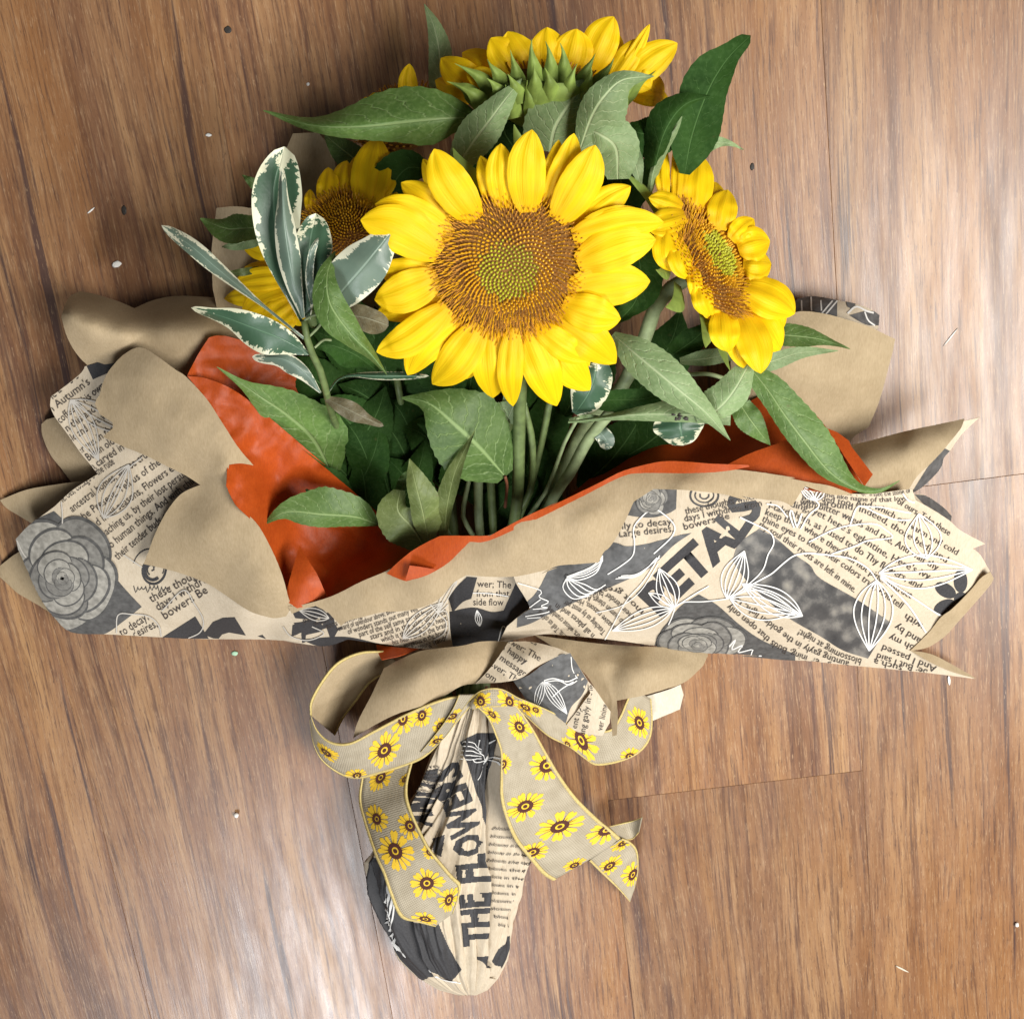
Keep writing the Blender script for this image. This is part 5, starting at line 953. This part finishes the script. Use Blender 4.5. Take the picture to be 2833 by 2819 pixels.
lf(f2, 'F', [(960, 900, 10.4), (1020, 990, 10.6), (1080, 1070, 10.3), (1135, 1135, 9.8)], [60, 75, 50, 2], [70, 85, 50, 2], 'sunflower_leaf')
lf(f2, 'F', [(600, 640, 9.2), (760, 625, 9.8), (900, 600, 9.6), (1020, 620, 9)], [20, 55, 40, 10], [20, 40, 40, 10], UN)
lf(f2, 'F', [(560, 600, 8.4), (700, 500, 9.2), (770, 400, 9.2)], [60, 80, 4], [60, 70, 4], DK)
lf(f1, 'F', [(30, 880, 10.0), (200, 870, 10.4), (400, 860, 10.2), (560, 800, 9.6)], [30, 60, 60, 4], [30, 70, 70, 4], DK)
lf(f1, 'H', [(1490, 680, 8.2), (1350, 520, 9.6), (1200, 380, 10.4), (1040, 250, 10.4), (880, 215, 9.6)], [60, 190, 235, 215, 140, 45, 5], [60, 170, 245, 265, 190, 60, 5], 'sunflower_leaf', zl=-.6, zr=-.9)
stalk('leaf_stalk', T('H', (1490, 680, 8.4), (1500, 740, 7.6), (1490, 860, 6.0)), .09, .1, 'stem_red', f1)
lf(f1, 'H', [(1500, 360, 8.6), (1540, 240, 9), (1500, 150, 9)], [70, 90, 20], [60, 80, 20], UN)
lf(f4, 'H', [(1040, 1070, 8.0), (1000, 880, 9.4), (960, 720, 9.8), (925, 575, 9.4)], [25, 70, 62, 50, 2], [25, 110, 115, 70, 2], OL, zl=-.4, zr=-.5)
lf(f4, 'H', [(1130, 1040, 7.8), (1150, 850, 9.2), (1200, 640, 10.2), (1312, 405, 10.4)], [30, 75, 62, 28, 2], [15, 30, 42, 24, 2], OL, zl=-.3, zr=.3)
lf(f4, 'H', [(1010, 1100, 7.6), (940, 980, 8.2), (860, 880, 8.4), (870, 760, 8.0)], [60, 150, 140, 40], [60, 130, 60, 30], OL, zl=-.6, zr=.2)
lf(f4, 'H', [(880, 760, 7.2), (890, 700, 7.4), (915, 640, 7.2)], [40, 30, 4], [20, 20, 4], 'sunflower_leaf')
lf(f5, 'H', [(740, 965, 5.6), (600, 920, 6.8), (400, 905, 7.4), (200, 890, 7.4), (58, 965, 7.0)], [8, 50, 66, 75, 68, 30, 2], [20, 110, 150, 165, 110, 45, 2], 'sunflower_leaf', zl=-.5, zr=-.2)
lf(f5, 'C', [(1250, 1960, 3.4), (1120, 1720, 5.2), (950, 1560, 6.8), (760, 1430, 7.8), (480, 1238, 8.4)], [60, 190, 200, 110, 32, 2], [60, 230, 190, 130, 38, 2], 'sunflower_leaf', zl=-.6, zr=.4)
# low stems and added leaves deep in the wrap; dark leaf colour paints shade
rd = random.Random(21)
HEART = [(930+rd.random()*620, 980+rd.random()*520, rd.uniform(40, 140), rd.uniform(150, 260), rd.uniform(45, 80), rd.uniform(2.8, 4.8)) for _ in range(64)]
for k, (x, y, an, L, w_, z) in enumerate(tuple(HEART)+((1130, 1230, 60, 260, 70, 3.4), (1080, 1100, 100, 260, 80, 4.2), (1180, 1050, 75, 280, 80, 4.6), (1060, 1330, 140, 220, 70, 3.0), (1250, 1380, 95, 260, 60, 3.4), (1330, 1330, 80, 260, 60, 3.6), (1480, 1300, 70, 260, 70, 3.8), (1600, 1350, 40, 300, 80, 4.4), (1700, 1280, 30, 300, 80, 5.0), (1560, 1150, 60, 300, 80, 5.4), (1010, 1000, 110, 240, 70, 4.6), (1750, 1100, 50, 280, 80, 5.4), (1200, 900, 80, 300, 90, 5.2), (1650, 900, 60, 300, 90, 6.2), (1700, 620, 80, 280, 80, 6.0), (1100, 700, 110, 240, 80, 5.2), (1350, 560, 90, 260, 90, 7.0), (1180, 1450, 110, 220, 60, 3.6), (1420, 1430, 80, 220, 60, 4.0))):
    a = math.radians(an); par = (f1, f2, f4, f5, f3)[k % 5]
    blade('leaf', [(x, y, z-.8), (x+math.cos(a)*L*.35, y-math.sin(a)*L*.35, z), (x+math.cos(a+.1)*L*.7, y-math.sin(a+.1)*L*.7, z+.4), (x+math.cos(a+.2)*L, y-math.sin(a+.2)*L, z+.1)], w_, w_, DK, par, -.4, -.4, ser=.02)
for k, pts in enumerate((T('H', (1600, 260, 8.6), (1650, 480, 7.4), (1640, 760, 6.2), (1560, 900, 5.6)), T('H', (1922, 330, 9.0), (1840, 480, 8.0), (1760, 700, 6.8), (1690, 830, 6)), T('H', (1760, 200, 8), (1700, 500, 6.4), (1600, 860, 5.4)), T('H', (1330, 650, 5), (1340, 1000, 4.8)), T('H', (1400, 620, 5.2), (1420, 1020, 5)), T('H', (1290, 640, 4.6), (1240, 900, 4.6), (1290, 1010, 4.6)), T('H', (850, 100, 5), (900, 350, 3.2), (1000, 600, 2.4), (1150, 1000, 2)))):
    pts = pts+[(1330+k*8, 1600, 2.4), (1300+k*8, 1720, 1.6), (1280+k*4, 2080, 3.4)]
    stalk('side_stem', pts, (.2, .11, .2, .3, .26, .14, .22)[k], .2, ('stem_green', 'stem_pale')[k % 2], (f1, f2, f2, f4, f3, f5, f4)[k])
lf(f1, 'I', [(190, 30, 8.2), (330, 20, 8.6), (430, 10, 8.6)], [10, 30, 6], [10, 30, 6], UN)
stalk('side_stem', T('I', (480, -20, 9.6), (330, 160, 8.6), (200, 400, 7.6), (60, 620, 6.2))+[(1440, 1600, 2.8), (1370, 1730, 1.7), (1310, 2080, 3.5)], .34, .3, 'stem_pale', f2)
stalk('side_stem', T('F', (640, 720, 9.4), (760, 715, 9.8), (880, 745, 9.4)), .12, .12, 'stem_pale', f2)
# insect-eaten spot on the folded leaf
p_ = T('F', (600, 965))[0]; rs = random.Random(2)
for k in range(7):
    x, y = p_[0]+rs.uniform(-20, 20), p_[1]+rs.uniform(-9, 9)
    q = [PX(x+8*rs.uniform(.4, 1.3)*math.cos(t), y+5*rs.uniform(.4, 1.3)*math.sin(t), 12.15+.04*k) for t in np.linspace(0, 6.283, 9)[:-1]]
    c_ = PX(x, y, 12.3+.04*k); mesh_obj('dry_spot', q+[c_], [(i, (i+1) % 8, 8) for i in range(8)], 'speck_dark', f2)
# ================================================================ VARIEGATED SPRIGS
VA, VB = 'variegated_leaf', 'variegated_leaf_back'
s1 = thing('foliage_sprig', PX(1240, 2000, 3), 'variegated sprig of grey green leaves edged in cream, left of the largest sunflower', 'foliage', 'variegated foliage sprigs')
def vf(par, key, mid, wl, wr, mat=VA, **kw): kw.setdefault('prof', OVAL_P); kw.setdefault('tip', .68); kw.setdefault('ser', 0); kw.setdefault('wav', .1); return lf(par, key, mid, wl, wr, mat, **kw)
stalk('stem', T('C', (1060, 930, 13.8), (1075, 1030, 13.6), (1110, 1140, 13.0), (1180, 1290, 12.0), (1215, 1440, 10.8), (1250, 1560, 7.0), (1320, 1720, 3.4))+[(1080, 1400, 2.2), (1210, 1720, 1.7), (1240, 2000, 3.2)], .17, .3, 'stem_green', s1)
vf(s1, 'A', [(500, 1900, 13.4), (420, 1650, 13.6), (350, 1380, 13.8), (340, 1120, 13.8), (400, 868, 13.4)], [8, 40, 78, 108, 126, 132, 130, 5], [8, 38, 85, 125, 152, 168, 166, 5], VA, zl=.5, zr=.4)
vf(s1, 'A', [(510, 1880, 14.0), (450, 1640, 14.8), (410, 1400, 15.2), (390, 1180, 15.2), (385, 985, 14.8)], [10, 48, 70, 62, 32, 2], [10, 42, 66, 60, 36, 2], VB, zl=-.5, zr=-.5)
vf(s1, 'A', [(540, 1890, 13.6), (530, 1680, 14.0), (550, 1450, 14.2), (585, 1262, 13.8)], [12, 55, 80, 95, 95, 90, 5], [12, 40, 80, 118, 135, 125, 5], 'variegated_leaf', zl=.3, zr=.2)
vf(s1, 'A', [(560, 1800, 14.6), (545, 1640, 15), (560, 1500, 15), (598, 1405, 14.8)], [8, 22, 20, 3], [8, 24, 24, 3], VB)
vf(s1, 'A', [(640, 1840, 14.6), (760, 1700, 15.6), (890, 1550, 16.0), (1034, 1368, 15.8)], [30, 130, 160, 150, 110, 5], [20, 100, 130, 135, 110, 5], VB, zl=-.4, zr=-.4)
vf(s1, 'C', [(1265, 470, 15.0), (1215, 640, 16.2), (1240, 830, 16.6), (1380, 1030, 16.4), (1500, 1150, 15.8), (1612, 1292, 15.0)], [5, 50, 95, 100, 70, 32, 2], [5, 70, 110, 120, 70, 32, 2], 'sunflower_leaf', zl=-.5, zr=-.6, ser=0, tip=None)
vf(s1, 'C', [(1300, 900, 14.4), (1400, 900, 14.8), (1500, 920, 14.8), (1622, 965, 14.2)], [40, 80, 70, 5], [50, 80, 95, 5], 'brown_leaf_back', zl=.3, zr=-.6)
vf(s1, 'C', [(1060, 1050, 13.6), (850, 880, 14.4), (640, 715, 14.8), (470, 575, 14.8), (300, 430, 14.6), (112, 298, 14.0)], [9, 9, 11, 26, 42, 52, 54, 5], [9, 9, 11, 28, 45, 56, 58, 5], VB, zl=.3, zr=-.4)
vf(s1, 'C', [(1090, 1155, 13.0), (930, 1060, 13.6), (740, 985, 13.8), (520, 905, 13.6), (310, 845, 13.0)], [8, 85, 140, 120, 62, 40, 4], [8, 60, 92, 98, 80, 42, 4], 'variegated_leaf', zl=-.7, zr=.3)
vf(s1, 'C', [(1170, 1410, 12.0), (1060, 1270, 12.6), (930, 1190, 12.8), (780, 1180, 12.4), (715, 1170, 12.0)], [6, 50, 75, 45, 4], [6, 28, 45, 40, 4], VB, zl=-.5, zr=-.2)
vf(s1, 'C', [(1225, 1400, 11.2), (1290, 1320, 12), (1400, 1295, 12.2), (1600, 1300, 12.0), (1890, 1298, 11.2)], [6, 10, 28, 30, 5], [6, 8, 24, 26, 5], VA, zl=-.4, zr=-.8)
vf(s1, 'C', [(1205, 1450, 10.6), (1330, 1510, 11), (1450, 1570, 11), (1590, 1630, 10.4)], [20, 55, 62, 30, 4], [15, 50, 60, 35, 4], 'brown_leaf_back', zl=-.2, zr=-.2)
vf(s1, 'C', [(1140, 1105, 12.2), (1260, 1100, 12.0), (1420, 1170, 11.4), (1560, 1280, 10.6)], [10, 75, 90, 50, 4], [10, 70, 110, 60, 4], 'sunflower_leaf_dark', zl=-.3, zr=-.4)
for q in (((1060, 930, 13.8), (1110, 900, 14.2), (1180, 880, 14.5)), ((1090, 1040, 13.4), (1150, 980, 13.8), (1180, 940, 14.2)), ((1130, 1110, 13), (1190, 1060, 12.8), (1240, 1060, 12.5))): stalk('leaf_stalk', T('C', *q), .07, .07, 'stem_pale', s1)
s2 = thing('foliage_sprig', PX(1330, 2000, 3), 'variegated sprig with rounded cream-rimmed leaves peeping out right under the largest sunflower', 'foliage', 'variegated foliage sprigs')
stalk('stem', T('F', (60, 560, 9), (20, 800, 8), (-60, 1100, 5.4))+[(1450, 1550, 2.8), (1370, 1730, 1.7), (1330, 2000, 3.2)], .14, .26, 'stem_red', s2)
vf(s2, 'F', [(-20, 950, 9.6), (50, 850, 10.6), (95, 740, 11.0), (110, 620, 11.0)], [20, 95, 115, 105, 4], [20, 90, 110, 105, 4], VA, zl=-.2, zr=-.4)
vf(s2, 'F', [(590, 930, 10.0), (600, 1000, 10.6), (610, 1070, 10.6), (620, 1138, 10.2)], [90, 150, 140, 105, 5], [90, 150, 160, 110, 5], VA, zl=-.3, zr=-.3)
vf(s2, 'F', [(90, 1020, 8.4), (130, 1060, 9), (165, 1110, 9), (130, 1145, 8.6)], [20, 45, 50, 4], [20, 45, 50, 4], VB)
# ================================================================ RIBBON BOW
rb = thing('ribbon_bow', PX(1330, 1940, 0), 'tan woven ribbon bow printed with small yellow sunflowers tied round the wrap', 'ribbon bow')
def kz(*p): return T('K', *p)
def flower_print(st, obj, lst, eps):
    Y, Br = Print(st, eps, .0006), Print(st, eps*1.6, .0006); rnd = random.Random(4)
    for u, v, r in lst:
        u *= st.L[-1]; r *= .01
        def pt(rr, a): return (u+rr*math.cos(a), v+rr*math.sin(a)/st.W)
        n = 17
        for k in range(n):
            a = 6.2832*k/n+rnd.uniform(-.1, .1); R_ = r*rnd.uniform(.85, 1.08); h = .16
            q = [pt(r*.30, a-h*.9), pt(r*.62, a-h), pt(R_*.88, a-h*.85), pt(R_, a), pt(R_*.88, a+h*.85), pt(r*.62, a+h), pt(r*.30, a+h*.9)]
            Y.add(q, [(0, 1, 5, 6), (1, 2, 4, 5), (2, 3, 4)])
            a2 = a+6.2832/n/2; Br.add([pt(r*.3, a2-.07), pt(r*rnd.uniform(.6, .85), a2), pt(r*.3, a2+.07)], [(0, 1, 2)])
        ring = lambda r0, r1, P_: [P_.add([pt(r0, a), pt(r1, a), pt(r1, a+.35), pt(r0, a+.35)], [(0, 1, 2, 3)]) for a in np.arange(0, 6.28, .349)]
        ring(r*.20, r*.40, Br); ring(r*.11, r*.2, Y); ring(0.00001, r*.11, Br)
    Y.done('printed_petals', 'ribbon_yellow', obj); Br.done('printed_centres', 'ribbon_brown', obj)
def ribbon(name, ea, eb, fl=(), n=60, mat='woven_ribbon', side=1, bow=0.0):
    st = Strip(kz(*ea), kz(*eb), n, bow); o = st.build(name, mat, rb)
    m = st.at(st.L[-1]*.5, .5); nn = (st.at(st.L[-1]*.52, .5)-m).cross(st.at(st.L[-1]*.5, .52)-m); sg = 1 if nn.dot(CAM-m) > 0 else -1
    if fl: flower_print(st, o, fl, .0004*sg*side)
    for v0, v1 in ((-.012, .035), (.965, 1.012)):
        V = []; F = []
        for i in range(n):
            q0, q1 = st.at(st.L[i], v0), st.at(st.L[i], v1); t = (st.at(min(st.L[-1], st.L[i]+.001), .5)-st.at(max(0, st.L[i]-.001), .5)).normalized(); nr = t.cross((q1-q0).normalized())*.0006
            V += [q0+nr, q1+nr, q1-nr, q0-nr]
            if i: F += [((i-1)*4+j, (i-1)*4+(j+1) % 4, i*4+(j+1) % 4, i*4+j) for j in range(4)]
        sub(mesh_obj('wired_edge', V, F, 'ribbon_edge', None), o)
    return st
ribbon('loop', ((100, 468, 4.9), (104, 400, 4.9), (160, 300, 4.9), (230, 222, 4.8), (330, 178, 4.6), (440, 172, 4.4)), ((210, 560, 1.6), (250, 480, 1.4), (310, 400, 1.4), (370, 320, 1.4), (450, 270, 1.5), (540, 250, 1.6)), n=36, mat='kraft_paper')
ribbon('loop', ((100, 468, 5.0), (130, 540, 5.2), (190, 592, 5.5), (280, 598, 5.8), (400, 538, 6.2), (550, 460, 6.6), (690, 402, 7.0), (780, 382, 7.0), (850, 392, 6.6)), ((97, 490, 4.6), (115, 600, 3.5), (160, 682, 3.0), (250, 745, 2.8), (330, 757, 3.0), (430, 732, 3.6), (560, 692, 4.4), (650, 642, 5.0), (760, 520, 6.0), (850, 412, 6.4)),
       ((.20, .50, 1.05), (.36, .92, .75), (.50, .50, 1.45), (.62, .05, 1.1), (.73, .15, .95), (.82, .6, .7)), bow=.001)
ribbon('loop', ((1050, 380, 6.7), (1150, 420, 6.2), (1260, 470, 5.2), (1360, 515, 4.5), (1440, 540, 4.2), (1500, 530, 4.0), (1540, 470, 3.9), (1570, 400, 3.8), (1600, 340, 3.6)), ((1000, 380, 6.8), (1100, 470, 6.1), (1200, 560, 5.2), (1300, 612, 4.4), (1380, 672, 3.8), (1430, 697, 3.5), (1530, 682, 3.2), (1620, 642, 3.0), (1672, 580, 2.8), (1686, 500, 2.7), (1680, 390, 2.7)),
       ((.10, .45, 1.1), (.16, .25, .8), (.50, .45, 1.6), (.40, .92, .6), (.72, .95, .6), (.86, .55, 1.0)), bow=.001)
ribbon('tail', ((345, 720, 2.8), (328, 850, 2.7), (348, 950, 3.6), (400, 1110, 5.4), (440, 1200, 6.2), (470, 1290, 6.5), (520, 1400, 6.6), (600, 1425, 6.6), (680, 1447, 6.6)), ((572, 680, 4.4), (545, 800, 5.0), (560, 900, 5.7), (640, 1070, 6.6), (700, 1150, 6.8), (760, 1220, 6.9), (793, 1253, 6.9), (788, 1310, 6.8), (760, 1388, 6.6)),
       ((.07, .42, 1.05), (.30, .28, .95), (.40, .88, 1.0), (.50, .40, 1.35), (.74, .62, 1.15), (.90, .78, .9), (.93, .15, .8), (.12, .95, .5), (.58, .98, .6)))
ribbon('tail', ((868, 420, 7.1), (925, 480, 7.2), (960, 560, 7.2), (985, 640, 7.0), (985, 750, 6.9), (985, 840, 6.7), (1005, 930, 6.3), (1050, 1040, 5.6), (1120, 1130, 4.8), (1180, 1200, 4.2), (1230, 1232, 3.8)), ((1000, 388, 7.2), (1060, 430, 7.0), (1130, 530, 6.4), (1180, 620, 5.9), (1250, 740, 5.2), (1330, 850, 4.6), (1430, 950, 4.0), (1490, 1000, 3.8), (1530, 1035, 3.6), (1542, 1046, 3.5)),
       ((.16, .72, 1.2), (.40, .90, 1.35), (.55, .32, 1.2), (.74, .58, 1.25), (.90, .98, 1.1), (.80, .08, .9), (.06, .2, .8), (.30, .04, .8), (.98, .35, .6)), bow=.001)
ribbon('tail_end', ((1395, 1140, 3.4), (1450, 1195, 2.6), (1530, 1272, 1.8), (1584, 1334, 1.2)), ((1545, 1040, 3.7), (1585, 1058, 2.9), (1616, 1100, 2.3), (1620, 1190, 1.6), (1604, 1275, 1.2)), ((.32, .25, .9), (.70, .75, 1.2), (.1, .9, .8)), 30)
ribbon('tail_end', ((1485, 985, 3.4), (1560, 966, 3.0), (1605, 955, 3.2), (1642, 940, 4.0)), ((1545, 1046, 3.5), (1585, 1044, 2.9), (1608, 1032, 3.0), (1626, 1010, 3.6)), (), 20)
ribbon('knot', ((858, 372, 7.4), (800, 450, 7.2), (740, 550, 6.4), (650, 640, 5.4)), ((790, 372, 7.4), (760, 440, 7.2), (700, 530, 6.4), (610, 640, 5.2)), ((.3, .6, .8), (.75, .3, .8)), 24)
ribbon('knot', ((838, 400, 6.8), (895, 352, 7.6), (980, 345, 7.6), (1065, 388, 6.8)), ((850, 440, 6.6), (905, 428, 7.3), (985, 425, 7.3), (1062, 432, 6.6)), ((.3, .5, .8), (.8, .5, .9)), 24, bow=.003)
# ================================================================ CRUMBS ON THE FLOOR
def crumb(name, key, x, y, rx, ry, mat, label, cat, h=.05, seed=0, rot=0):
    """small uneven flake or bead: rx, ry in photograph pixels"""
    cx, cy = T(key, (x, y))[0]; C = PX(cx, cy, 0); m = .00024; rnd = random.Random(seed); V = []; F = []; c, s = math.cos(rot), math.sin(rot)
    nr, ns = 5, 12
    for i in range(nr):
        t = math.pi*(i+.5)/nr
        for j in range(ns):
            a = 6.2832*j/ns; k = 1+rnd.uniform(-.14, .14); X, Y = rx*m*math.sin(t)*math.cos(a)*k, ry*m*math.sin(t)*math.sin(a)*k
            V.append(C+Vector((X*c-Y*s, X*s+Y*c, h*.005*(1-math.cos(t))+.0001)))
    for i in range(nr-1):
        for j in range(ns): F.append((i*ns+j, i*ns+(j+1) % ns, (i+1)*ns+(j+1) % ns, (i+1)*ns+j))
    F.append(tuple(range(ns-1, -1, -1))); F.append(tuple((nr-1)*ns+j for j in range(ns)))
    o = mesh_obj(name, V, F, mat); return tag(o, label, cat)
crumb('bead', 'D', 447, 1535, 8, 8, 'speck_white', 'tiny round white bead on bare floor left of the ribbon tails', 'bead', .35, 1)
crumb('petal_crumb', 'D', 443, 1232, 10, 7, 'speck_green', 'small pale green crumb just below the left printed paper edge', 'crumb', .1, 2)
crumb('paper_flake', 'L', 695, 1570, 13, 8, 'speck_white', 'largest white paper flake on the floor above the left kraft flap', 'flake', .08, 3, .4)
crumb('fibre', 'L', 541, 1252, 13, 2, 'speck_white', 'thin white curved fibre between the dark floor mark and the left floor edge', 'fibre', .06, 4, .65)
crumb('paper_flake', 'L', 1240, 803, 8, 4, 'speck_white', 'small white flake on the floor beside the cream-tipped upright leaf', 'flake', .05, 5)
crumb('paper_flake', 'L', 1830, 502, 4, 4, 'speck_white', 'tiny white dot on the floor above the long horizontal leaf tip', 'flake', .05, 6)
crumb('dirt_speck', 'L', 1355, 180, 10, 9, 'speck_dark', 'round dark dirt speck near the upper floor edge, alone on its plank', 'speck', .03, 7)
crumb('dirt_speck', 'L', 738, 1250, 7, 12, 'speck_dark', 'oval dark dirt speck beside the thin white fibre', 'speck', .03, 8)
crumb('dirt_speck', 'S', 347, 888, 6, 9, 'speck_dark', 'dark reddish speck between the dark green leaf and the plank seam', 'speck', .03, 9)
crumb('fibre', 'S', 1400, 1795, 28, 2, 'speck_white', 'long pale straw fibre on the floor above the right kraft corner', 'fibre', .06, 10, .95)
crumb('fibre', 'D', 1702, 1827, 26, 3, 'cream_scrap', 'pale straw splinter on the floor right of the wrapped stems', 'fibre', .06, 11, -.5)
crumb('bead', 'D', 1917, 1742, 6, 8, 'speck_white', 'tiny shiny glassy bead by the right floor edge', 'bead', .25, 12)
crumb('fibre', 'D', 1790, 1283, 4, 16, 'speck_white', 'short curled white thread under the pointed right paper corner', 'fibre', .1, 13, .2)
crumb('paper_flake', 'D', 1000, 60, 0.1+6, 3, 'speck_white', 'small white flake on the floor above the turned-away sunflower', 'flake', .05, 14) if False else None
